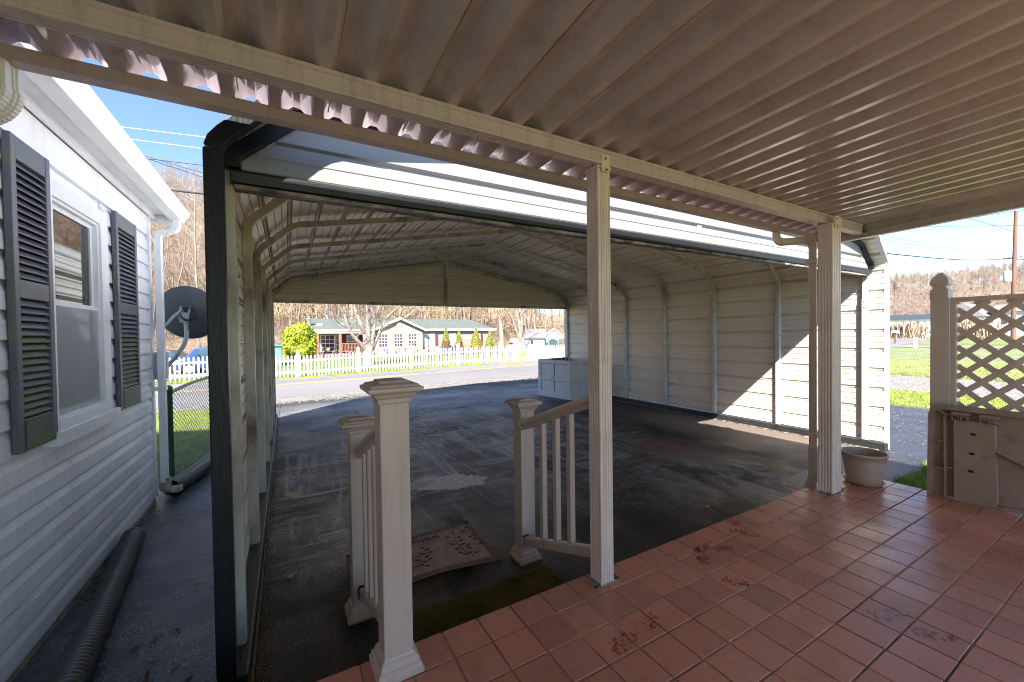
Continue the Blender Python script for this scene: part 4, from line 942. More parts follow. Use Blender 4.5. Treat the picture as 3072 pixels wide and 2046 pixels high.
print_mesh(2.365, .74, -.4, .16, 'shiny damp shoe print near the bottom right', 'bluep'); print_mesh(2.37, .585, -.8, .15, 'reddish damp shoe print nearest the bottom right corner')

# dead leaves and petals
def leaf_obj(x, y, z, s, m, label, name='dead_leaf', cat='leaf', group='dead leaves on the dark path'):
    o = MB(); n = 12; a = random.uniform(0, 6.28); P = [(0, 0, .35*s)]
    for i in range(n):
        t = 2*math.pi*i/n; r = s*(1 if i % 2 else .55)*random.uniform(.7, 1.1); u, v = r*math.cos(t)*1.5, r*math.sin(t)*.6
        P.append((u*math.cos(a)-v*math.sin(a), u*math.sin(a)+v*math.cos(a), random.uniform(.02, .5)*s))
    o.add([(x+p[0], y+p[1], z+.002+p[2]) for p in P], [(0, i+1, (i+1) % n+1) for i in range(n)]); o.tube([(x, y, z+.003+.3*s), (x+math.cos(a)*s*2, y+math.sin(a)*s*2, z+.004)], .0012, 4)
    return tag(o.build(name, m, None, (x, y, z)), label, cat, group)
random.seed(21)
LV = [(-.716, 2.736, .026, 'curled brown dead leaf nearest the corrugated pipe'), (-.643, 2.766, .022, 'small brown dead leaf right beside the curled one'), (-.552, 2.797, .022, 'brown dead leaf midway across the dark path'), (-.616, 2.583, .018, 'dead leaf low on the path, close to the picture bottom'), (-.61, 2.50, .030, 'largest brown dead leaf at the bottom of the path'), (-.503, 2.472, .014, 'tiny dark leaf scrap right of the largest leaf'), (-.433, 2.37, .024, 'dead leaf at the bottom near the black corner trim'), (-.544, 3.25, .020, 'dead leaf beside two leaf scraps mid path'), (-.534, 3.18, .012, 'upper of two leaf scraps mid path'), (-.528, 3.12, .010, 'lower of two leaf scraps mid path'), (-.80, 3.138, .010, 'dark leaf scrap touching the pipe shadow'), (-1.12, 3.69, .04, 'grey crumpled leaf wedged between siding and pipe'), (-1.10, 3.56, .045, 'brown crumpled leaf pile beside the siding foot'), (-1.09, 3.42, .035, 'flat dark leaf below the crumpled pile'), (-.46, 3.166, .008, 'leaf crumb next to the black corner trim'), (-.716, 4.61, .010, 'leaf crumb furthest along the dark path')]
for x, y, s, l in LV: leaf_obj(x, y, 0, s, 'leaf' if s > .015 else 'leaf2', l)
def pebble(x, y, z, s, label):
    o = MB(); V = []
    for (th, ph) in [(t, p) for t in range(1, 4) for p in range(7)]:
        a, b_ = th*math.pi/4, p_ if False else ph*2*math.pi/7; r = s*random.uniform(.8, 1.15); V.append((x+r*math.sin(a)*math.cos(b_)*1.4, y+r*math.sin(a)*math.sin(b_), z+s*.5+r*math.cos(a)*.7))
    F = [(i*7+j, (i+1)*7+j, (i+1)*7+(j+1) % 7, i*7+(j+1) % 7) for i in range(2) for j in range(7)]+[tuple(range(7)), tuple(range(14, 21))[::-1]]
    o.add(V, F, 0, True); tag(o.build('pebble', 'pebble', None, (x, y, z)), label, 'pebble', 'pale pebbles and petals on the asphalt')
pebble(.175, 3.472, 0, .014, 'pale petal on the carport floor left of the mat'); pebble(-.012, 3.03, 0, .015, 'pale pebble near the rusty base angle'); pebble(3.301, 2.278, 0, .018, 'tan pebble on black asphalt near the tile edge')
pebble(-.572, 3.354, 0, .008, 'white pebble on the dark side path'); pebble(-.597, 3.155, 0, .006, 'tiny white speck below the side path pebble')
b = MB(); random.seed(9)
for _ in range(700):
    x = -.16+abs(random.gauss(0, .03)); y = random.uniform(1.7, 5.5); b.box(x, x+random.uniform(.002, .008), y, y+random.uniform(.002, .008), 0, random.uniform(.002, .006))
for _ in range(500):
    x, y = random.uniform(-1.1, -.35), random.uniform(2.2, 6); s = random.uniform(.002, .006); b.box(x, x+s, y, y+s, 0, s*.6)
for _ in range(2600):
    y = random.uniform(1.75, 6); x = random.uniform(7.16, 11) if random.random() < .85 else random.uniform(5, 7.1)
    if x < 7.15 and y > 2.1: continue
    s = random.uniform(.004, .012); a = random.random()*3; b.obox((x, y, .004+s*.15), (s, s*.45, s*.15), Matrix.Rotation(a, 3, 'Z'))
tag(b.build('debris_crumbs', 'straw'), kind='stuff')

# plant pot
pt = empty('plant_pot', (4.235, 1.475, PZ), 'empty round brown plastic plant pot on its saucer at the porch corner', 'plant pot')
pc = (4.24, 1.475, PZ)
MB().lathe([(0, .012), (.108, .012), (.112, .02), (.124, .09), (.140, .19), (.150, .245), (.158, .247), (.160, .255), (.158, .264), (.150, .266), (.145, .255), (.134, .18), (.108, .05), (.0, .045)], pc, 40).build('pot', 'cast', pt)
MB().lathe([(0, .001), (.116, .001), (.136, .022), (.139, .024), (.139, .028), (.134, .028), (.12, .012), (0, .010)], pc, 40).build('saucer', 'cast', pt)

# lattice privacy screen with gothic post
lp_ = empty('lattice_screen', (4.65, .9, .3), 'beige vinyl lattice screen with a pointed-cap post at the porch edge', 'lattice screen')
px0, px1, py0, py1 = 4.60, 4.70, 1.067, 1.168; pcx, pcy = 4.65, 1.1175
MB().box(px0, px1, py0, py1, 0, 1.885).build('post', 'lat', lp_, bevel=.004)
MB().sq([(.053, 1.83), (.053, 1.905), (.050, 1.912), (.040, 1.925), (.040, 1.94), (.053, 1.955), (.055, 1.965), (.052, 1.985), (.043, 2.010), (.028, 2.030), (.010, 2.05), (.001, 2.054)], (pcx, pcy, 0)).build('post_cap', 'lat', lp_, bevel=.002)
LY0, LY1, LZ0, LZ1 = -.62, 1.055, .35, 1.842; X_ = 4.62
MB().box(X_-.022, X_+.022, LY0, LY1, LZ1-.036, LZ1).build('top_rail', 'lat', lp_, bevel=.003); MB().box(X_-.022, X_+.022, LY0, LY1, LZ0, LZ0+.04).build('bottom_rail', 'lat', lp_, bevel=.003)
MB().box(X_-.0225, X_+.0225, LY1-.034, LY1+.001, LZ0-.002, LZ1+.0015).build('side_stile', 'lat', lp_, bevel=.003); MB().box(X_-.0225, X_+.0225, LY0-.03, LY0, LZ0, LZ1).build('side_stile', 'lat', lp_, bevel=.003)
PYL, PZL = .160, .148; ry0, ry1, rz0, rz1 = LY0+.002, LY1-.032, LZ0+.038, LZ1-.034
def clipseg(y, z, dy, dz):                                            # line through (y,z) clipped to the opening
    t0, t1 = -99, 99
    for p, d, lo_, hi_ in ((y, dy, ry0, ry1), (z, dz, rz0, rz1)):
        a, b = sorted(((lo_-p)/d, (hi_-p)/d)); t0, t1 = max(t0, a), min(t1, b)
    return (t0, t1) if t1-t0 > .03 else None
for sg in (1, -1):
    for k in range(-16, 22):
        yy = .890+(k+.5)*PYL; zz = 1.745
        # slats pass midway between openings centred at (.97-.16k, 1.775)
        y_, z_ = .970+(k+.5)*PYL, 1.775
        cz = clipseg(y_, z_, sg*PYL, PZL)
        if not cz: continue
        a = (X_+sg*.004, y_+sg*PYL*cz[0], z_+PZL*cz[0]); b = (X_+sg*.004, y_+sg*PYL*cz[1], z_+PZL*cz[1])
        MB().bar(a, b, .007, .040, up=(0, -PZL*sg, PYL)).build('slat', 'lat', lp_)

# resin storage-box panel leaning at the edge
ld = empty('resin_panel', (4.42, .9, .3), 'brown moulded resin storage-box panel leaning against the lattice, three holes in its rib', 'panel')
lean = rad(6)
def LP(y, z, d):                                                      # panel coords: y along, z up the panel, d towards camera (-x)
    return (4.435+math.sin(lean)*z*.9-d*math.cos(lean), y, PZ+.006+z*math.cos(lean)-d*math.sin(lean))
def lbox(o, y0, y1, z0, z1, d0, d1, m=0):
    V = [LP(y, z, d) for y in (y0, y1) for z in (z0, z1) for d in (d0, d1)]; o.add(V, [(0, 1, 3, 2), (4, 6, 7, 5), (0, 4, 5, 1), (2, 3, 7, 6), (0, 2, 6, 4), (1, 5, 7, 3)], m)
H = .70; o = MB()
def prism(o, poly, d0, d1, m=0):
    n = len(poly); o.add([LP(y, z, d0) for y, z in poly]+[LP(y, z, d1) for y, z in poly], [(i, (i+1) % n, n+(i+1) % n, n+i) for i in range(n)]+[tuple(range(n)), tuple(range(n, 2*n))[::-1]], m)
out = [(1.125, .0), (1.133, H-.08), (1.125, H-.035), (1.10, H-.008), (1.06, H), (.20, H-.005), (-.35, H-.01), (-.35, .10), (.60, .04), (.76, .0)]
prism(o, out, 0, .010); o.build('back_sheet', 'lid', ld)
o = MB()
rim = [(1.125, .0), (1.133, H-.08), (1.125, H-.035), (1.10, H-.008), (1.06, H), (.20, H-.005), (-.35, H-.01)]; rin = [(1.105, .0), (1.112, H-.085), (1.105, H-.05), (1.085, H-.028), (1.055, H-.022), (.20, H-.027), (-.35, H-.032)]
for i in range(len(rim)-1): prism(o, [rim[i], rim[i+1], rin[i+1], rin[i]], .010, .055)
o.build('rim', 'lid', ld, bevel=.004)
o = MB(); prism(o, [(.975, .0), (.992, .60), (.80, .60), (.775, .0)], .010, .050); o.build('centre_rib', 'lid', ld, bevel=.006)
o = MB(); prism(o, [(1.035, .0), (1.052, .62), (1.042, .625), (1.025, .0)], .010, .040); prism(o, [(1.105, .43), (1.045, .42), (1.045, .412), (1.105, .422)], .010, .036); prism(o, [(1.105, .22), (1.038, .21), (1.038, .202), (1.105, .212)], .010, .036); prism(o, [(1.03, .235), (.978, .228), (.978, .22), (1.03, .227)], .010, .036)
prism(o, [(1.05, .64), (.985, .60), (.985, .59), (1.05, .63)], .010, .040); prism(o, [(.785, .42), (.2, .12), (.2, .10), (.785, .405)], .010, .045); prism(o, [(.77, .02), (.2, .08), (.2, .06), (.765, .0)], .010, .040); prism(o, [(1.09, .665), (1.05, .63), (.99, .63), (.99, .64), (1.045, .64), (1.08, .67)], .010, .045)
o.build('stiffener', 'lid', ld, bevel=.002)
for z in (.51, .365, .235):
    y = .90-.02*(z-.3); o = MB(); n = 16; o.add([LP(y, z, .0508)]+[LP(y+.016*math.cos(2*math.pi*i/n), z+.010*math.sin(2*math.pi*i/n), .0508) for i in range(n)], [(0, i+1, (i+1) % n+1) for i in range(n)]); o.build('hole', 'hole', ld)
for ya in (1.005, .86):
    o = MB()
    for k in range(2):
        a = ya-k*.045; lbox(o, a-.040, a, .60, .605, .050, .070); lbox(o, a-.040, a, .635, .640, .050, .070); lbox(o, a-.003, a, .60, .64, .050, .070); lbox(o, a-.040, a-.037, .60, .64, .050, .070)
    lbox(o, ya-.088, ya+.002, .645, .665, .045, .075); o.build('hinge', 'lid', ld)

# open wooden planter box in the far right corner of the carport
bx = empty('planter_box', (6.3, 8.2, 0), 'open grey panelled wooden box standing in the far corner of the carport', 'planter box')
A_, B_, C_, D_ = Vector((5.76, 8.80, 0)), Vector((5.95, 7.68, 0)), Vector((6.72, 7.82, 0)), Vector((6.55, 8.90, 0))
def wall_seg(p, q, H, t, par):
    d = (q-p).normalized(); nrm = Vector((d.y, -d.x, 0)); L = (q-p).length
    if (p+q).dot(nrm)*.5-Vector((6.25, 8.3, 0)).dot(nrm) < 0: nrm = -nrm
    def P(s, z, o): return p+d*s+Vector((0, 0, z))+nrm*o
    def bb(o, s0, s1, z0, z1, o0, o1): V = [P(s, z, q_) for s in (s0, s1) for z in (z0, z1) for q_ in (o0, o1)]; o.add(V, [(0, 1, 3, 2), (4, 6, 7, 5), (0, 4, 5, 1), (2, 3, 7, 6), (0, 2, 6, 4), (1, 5, 7, 3)])
    o = MB(); bb(o, 0, L, .05, H, -t, 0); o.build('side_board', 'box', par)
    o = MB()
    for s0, s1, z0, z1 in ((0, L, H-.09, H), (0, L, .05, .16), (0, .09, .16, H-.09), (L-.09, L, .16, H-.09), (L*.42, L*.42+.10, .16, H-.09), (.09, L-.09, H*.5-.05, H*.5+.05)): bb(o, s0, s1, z0, z1, .0, .018)
    o.build('framing', 'box', par, bevel=.003); o = MB(); bb(o, -.03, L+.03, .0, .05, -.02, .05); o.build('foot_board', 'box', par)
    o = MB()
    for a, b in ((.09, L*.42), (L*.42+.10, L-.09)):
        for z0, z1 in ((.16, H*.5-.05), (H*.5+.05, H-.09)): bb(o, a, a+.014, z0, z1, .0005, .004); bb(o, a, b, z1-.012, z1, .0005, .004)
    o.build('reveal_shade_strip', 'boxd', par)  # flat dark strips painting the shade beside the framing, nothing is cut in
for p, q in ((A_, B_), (B_, C_), (C_, D_), (D_, A_)): wall_seg(p, q, .94, .02, bx)
o = MB(); o.add([A_+Vector((.03, 0, .6)), B_+Vector((0, .03, .6)), C_+Vector((-.03, 0, .6)), D_+Vector((0, -.03, .6))], [(0, 1, 2, 3)]); o.build('inner_floor', 'boxd', bx)
for k in range(5): MB().box(6.05+.11*k, 6.10+.11*k, 8.55, 8.6, .6, .965+.01*(k % 2)).build('inner_batten', 'boxd', bx)

# ------------------------------------------------------------------ picket fence across the road
pk = empty('picket_fence', (6, 19.3, 0), 'long white vinyl picket fence on the far side of the road', 'fence')
fx = [.40+2.44*i for i in range(-4, 8)]
fy = 19.35
def pz(x): return gz(x, fy)
prs = None
seedp = MB().ext([(-.027, .06), (.027, .06), (.027, .91), (.018, .94), (0, .955), (-.018, .94), (-.027, .91)], 'y', -.011, .011)
seedpost = MB().sq([(.06, -.1), (.06, 1.04), (.052, 1.045), (.06, 1.055), (.066, 1.07), (.066, 1.09), (.05, 1.14), (.02, 1.17), (.002, 1.18)], (0, 0, 0))
po = None; pp_ = None
for i, x in enumerate(fx):
    if po is None: po = ob = seedpost.build('fence_post', 'picket'); ob.parent = pk
    else: ob = link_copy(po, pk, (0, 0, 0))
    ob.location = (x-6, fy-19.3, pz(x))
    if i == len(fx)-1: break
    x2 = fx[i+1]
    for h in (.22, .70):
        MB().bar((x+.05, fy+.03, pz(x)+h), (x2-.05, fy+.03, pz(x2)+h), .035, .075).build('fence_rail', 'picket', pk)
    for k in range(17):
        t = (k+.62)/17.25; xx = x+2.44*t
        if xx < -8.5: continue
        if pp_ is None: pp_ = ob = seedp.build('picket', 'picket'); ob.parent = pk
        else: ob = link_copy(pp_, pk, (0, 0, 0))
        dip = -.03*math.sin(math.pi*t)
        ob.location = (xx-6, fy-19.3, pz(x)+(pz(x2)-pz(x))*t+dip); ob.rotation_euler = (0, random.gauss(0, .006), 0)
# flower clumps and mulch bed by the house
struct(grid_sheet('mulch_bed', frange(2.5, 19.5, 18), [35.2, 36.4, 37.6], 'mulch', .02))
random.seed(4); cols = ['flr', 'flp', 'flb', 'flw']; cn = {'flr': 'red', 'flp': 'purple', 'flb': 'blue', 'flw': 'white'}
for i in range(22):
    x = 1.0+i*.82+random.uniform(-.15, .15); y = 35.0+random.uniform(-.3, .5); c = cols[(i*7+i//3) % 4]; z = gz(x, y); o = MB()
    for _ in range(26):
        p = Vector((x+random.gauss(0, .13), y+random.gauss(0, .1), z+random.uniform(.1, .75))); o.obox(p, (.045, .03, .045), Euler((random.random()*3, random.random()*3, 0)).to_matrix(), 0 if random.random() < .7 else 1)
    for _ in range(5): q = x+random.gauss(0, .1); o.tube([(q, y, z), (q, y, z+.6)], .012, 4, 1, False)
    tag(o.build('flower_clump', [c, 'conif'], None, (x, y, z)), f'{cn[c]} flower clump number {i+1} from the left in the bed before the tan house' if 0 else f'{["low", "bushy", "tall", "sparse", "leaning", "dense"][(i*5) % 6]} {cn[c]} flower clump {["before the tan porch rail", "behind the large yard tree", "below the first gable window", "below the last gable window", "before the burgundy shutter", "under the first conifers", "under the widest conifer", "at the far end of the bed"][min(7, i//3)]}', 'flowers', 'coloured flower clumps along the tan house')

# ------------------------------------------------------------------ tan house across the road
th = empty('tan_house', (10, 40, -.3), 'long tan single-storey house with green shingle roof across the road', 'house')
G = -.35; FY = 38.0
def lapwall(x0, x1, y, z0, z1, m='hs', par=th):
    o = MB(); z = z0
    P = []
    n = int((z1-z0)/.13)+1
    V = []; F = []
    for i in range(n):
        a = z0+(z1-z0)*i/n; b = z0+(z1-z0)*(i+1)/n; k = len(V); V += [(x0, y-.018, a), (x1, y-.018, a), (x0, y, b), (x1, y, b)]; F += [(k, k+1, k+3, k+2)]
        if i: F.append((k-2, k-1, k+1, k))
    o.add(V, F); o.box(x0, x1, y+.001, y+.08, z0, z1); return o.build('wall', m, par)
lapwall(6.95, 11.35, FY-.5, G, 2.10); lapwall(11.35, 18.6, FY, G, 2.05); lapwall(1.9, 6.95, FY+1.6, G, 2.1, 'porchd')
MB().box(6.95, 7.03, FY-.5, FY+1.6, G, 2.1).build('wall', 'hs', th); MB().box(11.27, 11.35, FY-.42, FY+.1, G, 2.1).build('wall', 'hs', th); MB().box(18.52, 18.6, FY+.1, FY+7, G, 2.1).build('wall', 'hs', th); MB().box(1.9, 1.98, FY+1.7, FY+7, G, 2.1).build('wall', 'hs', th); MB().box(1.9, 18.6, FY+6.92, FY+7, G, 2.1).build('wall', 'hs', th)
gv = MB().ext([(6.95, 2.10), (11.35, 2.10), (9.15, 3.12)], 'y', FY-.5, FY-.42).build('gable_wall', 'hs', th)
# roofs
MB().add([(1.75, FY-.3, 2.14), (19.3, FY-.3, 2.14), (17.9, FY+3.5, 3.22), (1.55, FY+3.5, 3.22), (1.75, FY-.3, 2.26), (19.3, FY-.3, 2.26), (17.9, FY+3.5, 3.34), (1.55, FY+3.5, 3.34)], [(0, 1, 2, 3), (7, 6, 5, 4), (0, 4, 5, 1), (1, 5, 6, 2), (2, 6, 7, 3), (3, 7, 4, 0)]).build('roof', 'shg', th)
MB().add([(1.55, FY+3.5, 3.34), (17.9, FY+3.5, 3.34), (19.3, FY+7.3, 2.26), (1.75, FY+7.3, 2.26)], [(0, 1, 2, 3)]).build('roof', 'shg', th)
MB().add([(19.3, FY-.3, 2.26), (17.9, FY+3.5, 3.34), (19.3, FY+7.3, 2.26)], [(0, 1, 2)]).build('roof', 'shg', th)
for s in (-1, 1):
    MB().add([(9.15, FY-.8, 3.22), (9.15+s*2.5, FY-.8, 2.06), (9.15+s*2.5, FY+2.0, 2.06), (9.15, FY+3.4, 3.22), (9.15, FY-.8, 3.32), (9.15+s*2.5, FY-.8, 2.16), (9.15+s*2.5, FY+2.0, 2.16), (9.15, FY+3.4, 3.32)], [(0, 1, 2, 3), (7, 6, 5, 4), (0, 4, 5, 1), (1, 5, 6, 2), (2, 6, 7, 3), (3, 7, 4, 0)]).build('roof', 'shg', th)
    MB().bar((9.15, FY-.84, 3.24), (9.15+s*2.5, FY-.84, 2.08), .03, .16, up=(0, 0, 1)).build('rake_board', 'white', th)
MB().box(1.7, 6.7, FY-.36, FY-.3, 2.08, 2.24).build('fascia', 'white', th); MB().box(11.6, 19.4, FY-.36, FY-.3, 2.06, 2.24).build('fascia', 'white', th)
MB().box(1.7, 6.6, FY-.3, FY-.1, 1.88, 2.09).build('porch_beam', 'hs', th)
def win(x0, x1, z0, z1, y, nx_, nz_, g='glass'):
    o = MB(); t = .07; o.box(x0-t, x1+t, y-.05, y-.02, z0-t, z0); o.box(x0-t, x1+t, y-.05, y-.02, z1, z1+t); o.box(x0-t, x0, y-.05, y-.02, z0, z1); o.box(x1, x1+t, y-.05, y-.02, z0, z1)
    zm = (z0+z1)/2; o.box(x0, x1, y-.045, y-.02, zm-.03, zm+.03)
    for i in range(1, nx_): a = x0+(x1-x0)*i/nx_; o.box(a-.014, a+.014, y-.04, y-.02, z0, z1)
    for i in range(1, nz_):
        a = z0+(z1-z0)*i/nz_
        if abs(a-zm) > .05: o.box(x0, x1, y-.0395, y-.02, a-.014, a+.014)
    w = o.build('window', 'white', th); MB().box(x0, x1, y-.022, y-.0185, z0, z1).build('pane', g, w)
for a, b in ((7.30, 8.06), (8.68, 9.40), (9.99, 10.75)): win(a, b, .62, 1.78, FY-.5, 3, 4)
win(11.44, 12.02, .60, 1.72, FY, 1, 2, 'glassl'); win(12.08, 12.66, .60, 1.72, FY, 1, 2, 'glassl'); win(14.25, 14.85, .70, 1.70, FY, 2, 2, 'glassl'); win(16.95, 17.55, .70, 1.70, FY, 2, 2, 'glassl')
for a in (12.74, 13.85, 15.0, 17.62): MB().box(a, a+.30, FY-.05, FY-.02, .60, 1.74).build('shutter', 'burg', th)
win(2.7, 3.75, .3, 1.74, FY+1.6, 3, 4); win(3.95, 4.35, .0, 1.74, FY+1.6, 2, 4); win(4.9, 5.8, .6, 1.7, FY+1.6, 2, 2)
MB().lathe([(0, 0), (.27, 0), (.27, .03), (.23, .04), (0, .04)], (0, 0, 0), 20).build('round_vent', 'white', th)
rv = bpy.data.objects['round_vent']; rv.rotation_euler = (rad(90), 0, 0); rv.location = (9.15-10, FY-.5-40, 2.62+.3); 
for v in rv.data.vertices: v.co -= Vector((-10, -40, .3))
MB().lathe([(.12, 2.55), (.12, 3.15), (.17, 3.18), (.17, 3.24), (.09, 3.27), (.13, 3.32), (.13, 3.45), (0, 3.47)], (1.75, FY+.9, 0), 14).build('stovepipe', 'stove', th)
MB().box(1.64, 1.86, FY+.79, FY+1.01, 3.25, 3.47).build('stovepipe_cap', 'black2', th); MB().box(2.3, 2.8, FY+1.0, FY+1.4, 2.55, 2.82).build('roof_vent', 'vent', th); MB().box(4.2, 4.6, FY+1.0, FY+1.4, 2.55, 2.82).build('roof_vent', 'vent', th)
# porch deck, posts, railing with balusters
MB().box(2.0, 6.9, FY-.4, FY+1.6, G, .12).build('porch_deck', 'redwood', th)
for x in (2.33, 4.08, 6.65): MB().box(x-.09, x+.09, FY-.38, FY-.2, .12, 1.9).build('porch_pillar', 'redwood', th)
for z in (.30, 1.0): MB().box(4.17, 6.56, FY-.33, FY-.26, z-.03, z+.03).build('porch_rail', 'redwood', th)
for k in range(20): x = 4.24+k*.12; MB().box(x, x+.04, FY-.315, FY-.275, .33, .97).build('baluster', 'redwood', th)
tag(MB().lathe([(0, -.16), (.1, -.12), (.155, 0), (.1, .12), (0, .16)], (3.1, FY-.5, .52), 14, 0).build('beach_ball', mat('ball_orange', (.85, .45, .2), .5), None, (3.1, FY-.5, .5)), 'small orange ball ornament by the tan house porch', 'ornament')
fl = empty('flag', (6.0, FY-.7, 1.0), 'small striped flag with a blue canton hanging from the tan house porch', 'flag')
M['fred'] = mat('flag_red', (.55, .04, .05), .8); M['fwhite'] = mat('flag_white', (.75, .72, .72), .8); M['fblue'] = mat('flag_blue', (.05, .06, .22), .8)
for k in range(7): MB().box(5.88+k*.05, 5.93+k*.05, FY-.71+.01*math.sin(k*1.5), FY-.69+.01*math.sin(k*1.5), .55+.02*k, 1.35).build('stripe', 'fred' if k % 2 == 0 else 'fwhite', fl)
MB().box(5.9, 6.05, FY-.72, FY-.68, 1.36, 1.85).build('canton', 'fblue', fl); MB().tube([(6.1, FY-.2, .9), (5.95, FY-.7, 1.95)], .015, 6).build('flag_pole', 'white', fl)

# white shed, right
sh = empty('white_shed', (25, 38, -.5), 'small white shed with grey roof and covered porch, right of the tan house', 'shed')
def shedwall(x0, x1, y0, y1, z0, z1, nm='wall', m='hs2'): return MB().box(x0, x1, y0, y1, z0, z1).build(nm, m, sh)
shedwall(22.95, 25.7, 38, 41, -.6, 1.12); shedwall(25.7, 28.6, 39.4, 41, -.6, 1.1, m='hs2')
MB().add([(22.8, 37.8, 1.10), (25.75, 37.8, 1.10), (27.1, 39.5, 2.12), (24.1, 39.5, 2.12), (22.8, 37.8, 1.2), (25.75, 37.8, 1.2), (27.1, 39.5, 2.2), (24.1, 39.5, 2.2)], [(0, 1, 2, 3), (7, 6, 5, 4), (0, 4, 5, 1), (1, 5, 6, 2), (2, 6, 7, 3), (3, 7, 4, 0)]).build('roof', 'shgr', sh)
MB().ext([(25.7, 1.12), (27.15, 2.10), (28.75, 1.12)], 'y', 38.3, 38.4).build('gable', 'hs2', sh)
for a, b in (((25.55, 38.25, 1.10), (27.15, 38.25, 2.17)), ((27.15, 38.25, 2.17), (28.9, 38.25, 1.08))): MB().bar(a, b, .25, .09).build('rake_board', 'white', sh)
MB().box(25.6, 28.9, 38.2, 38.35, .98, 1.12).build('porch_beam', 'hs2', sh)
for x in (26.45, 27.85): MB().box(x-.07, x+.07, 38.2, 38.34, -.6, .98).build('porch_pillar', 'gshed', sh)
w = MB().box(23.86, 24.12, 37.95, 38.01, .50, .92).build('window', 'glass', sh)
tag(MB().box(21.35, 22.9, 37.6, 38.6, -.7, .72).box(21.2, 23.0, 37.5, 38.7, .72, .80).build('white_cabinet', 'hs2', None, (22, 38, -.7)), 'low white flat-topped outbuilding against the shed', 'outbuilding')
gs = MB(); gs.box(-3.4, -.30, 30, 33, -.5, 1.05); gs.ext([(-3.6, 1.05), (-.2, 1.05), (-1.9, 1.35)], 'y', 29.9, 33.1)
tag(gs.build('green_shed', 'gshed', None, (-2, 31, -.5)), 'green metal shed behind the left end of the pickets', 'shed')

# ------------------------------------------------------------------ trees
def add_seg(S, a, b, r0, r1): S.append((a, b, r0, r1))
def grow(S, p, d, L, r, lev, rs, up=.25, spread=.55, nseg=3, minr=.012, kids=(3, 5), sh=.72):
    q = p; pts = [p]; dd = d
    for i in range(nseg):
        dd = (dd+Vector((rs.gauss(0, .12), rs.gauss(0, .12), rs.gauss(0, .08)+up*.15))).normalized(); nq = q+dd*(L/nseg); r1 = r*(1-.5*(i+1)/nseg); S.append((q, nq, r*(1-.5*i/nseg), r1)); q = nq; pts.append((q, dd, r1))
    if lev <= 0: return
    for k in range(rs.randint(*kids)):
        t = rs.uniform(.25, 1) if k else 1; i = min(nseg, max(1, int(round(t*nseg)))); b, bd, br = pts[i]
        az = rs.uniform(0, 2*math.pi); ax_ = bd.orthogonal().normalized(); ax_.rotate(Matrix.Rotation(az, 3, bd)); nd = (bd*(1-spread*.5)+ax_*spread*rs.uniform(.6, 1.2)+Vector((0, 0, up))).normalized()
        grow(S, b, nd, L*sh*rs.uniform(.75, 1.1), max(minr, br*.66), lev-1, rs, up, spread, nseg if lev > 1 else 2, minr, kids, sh)
def segs_arrays(S, n):
    A = np.array([s[0] for s in S]); B = np.array([s[1] for s in S]); R0 = np.array([s[2] for s in S]); R1 = np.array([s[3] for s in S])
    D = B-A; D /= np.linalg.norm(D, axis=1)[:, None]+1e-9; U = np.cross(D, np.where(np.abs(D[:, 2:3]) < .9, [[0, 0, 1.]], [[1., 0, 0]])); U /= np.linalg.norm(U, axis=1)[:, None]; W = np.cross(D, U)
    V = []
    for P, R in ((A, R0), (B, R1)):
        for j in range(n): t = 2*math.pi*j/n; V.append(P+(U*math.cos(t)+W*math.sin(t))*R[:, None])
    V = np.stack(V, 1); k = len(S); F = []
    for j in range(n): F.append(np.stack([np.arange(k)*2*n+j, np.arange(k)*2*n+(j+1) % n, np.arange(k)*2*n+n+(j+1) % n, np.arange(k)*2*n+n+j], 1))
    return V.reshape(-1, 3), np.concatenate(F, 0)
variants = []
for v in range(9):
    rs = random.Random(100+v); S = []; H = rs.uniform(11, 16); r = rs.uniform(.11, .20)
    q = Vector((0, 0, -.4)); d = Vector((rs.gauss(0, .05), rs.gauss(0, .05), 1)).normalized(); n = 7
    for i in range(n):
        d = (d+Vector((rs.gauss(0, .05), rs.gauss(0, .05), 0))).normalized(); nq = q+d*(H/n); S.append((q, nq, r*(1-.8*i/n), r*(1-.8*(i+1)/n)))
        if i >= 2:
            for _ in range(3):
                az = rs.uniform(0, 6.28); nd = Vector((math.cos(az)*.75, math.sin(az)*.75, .75)).normalized(); grow(S, q.lerp(nq, rs.random()), nd, H*.24*(1-.07*i), r*.38*(1-.07*i), 2, rs, .18, .6, 2, .014, (3, 4), .62)
        q = nq
    variants.append(segs_arrays(S, 3))
simple = []
for v in range(5):
    rs = random.Random(300+v); S = []; H = rs.uniform(9, 13); q = Vector((0, 0, -.5)); S.append((q, Vector((0, 0, H)), .16, .05))
    for _ in range(46):
        z = rs.uniform(.3, 1)*H; az = rs.uniform(0, 6.28); L = rs.uniform(1.2, 3.4)*(1.25-z/H); p = Vector((0, 0, z)); e = p+Vector((math.cos(az)*L*.7, math.sin(az)*L*.7, L*.8)); S.append((p, e, .06, .03))
        for __ in range(2): S.append((p.lerp(e, rs.uniform(.4, .9)), e+Vector((rs.gauss(0, .8), rs.gauss(0, .8), rs.uniform(.2, 1.2))), .035, .02))
    simple.append(segs_arrays(S, 3))
def forest(name, spots, lib, m, smin, smax):
    VV = []; FF = []; off = 0
    for (x, y) in spots:
        V, F = lib[RNG.integers(len(lib))]; a = RNG.uniform(0, 6.28); s = RNG.uniform(smin, smax); c, sn = math.cos(a), math.sin(a)
        X = V[:, 0]*c-V[:, 1]*sn; Y = V[:, 0]*sn+V[:, 1]*c; VV.append(np.stack([X*s+x, Y*s+y, V[:, 2]*s+gz(x, y)], 1)); FF.append(F+off); off += len(V)
    return tag(npmesh(name, np.concatenate(VV), np.concatenate(FF), [m]), kind='stuff')
rs = random.Random(77); sp = []
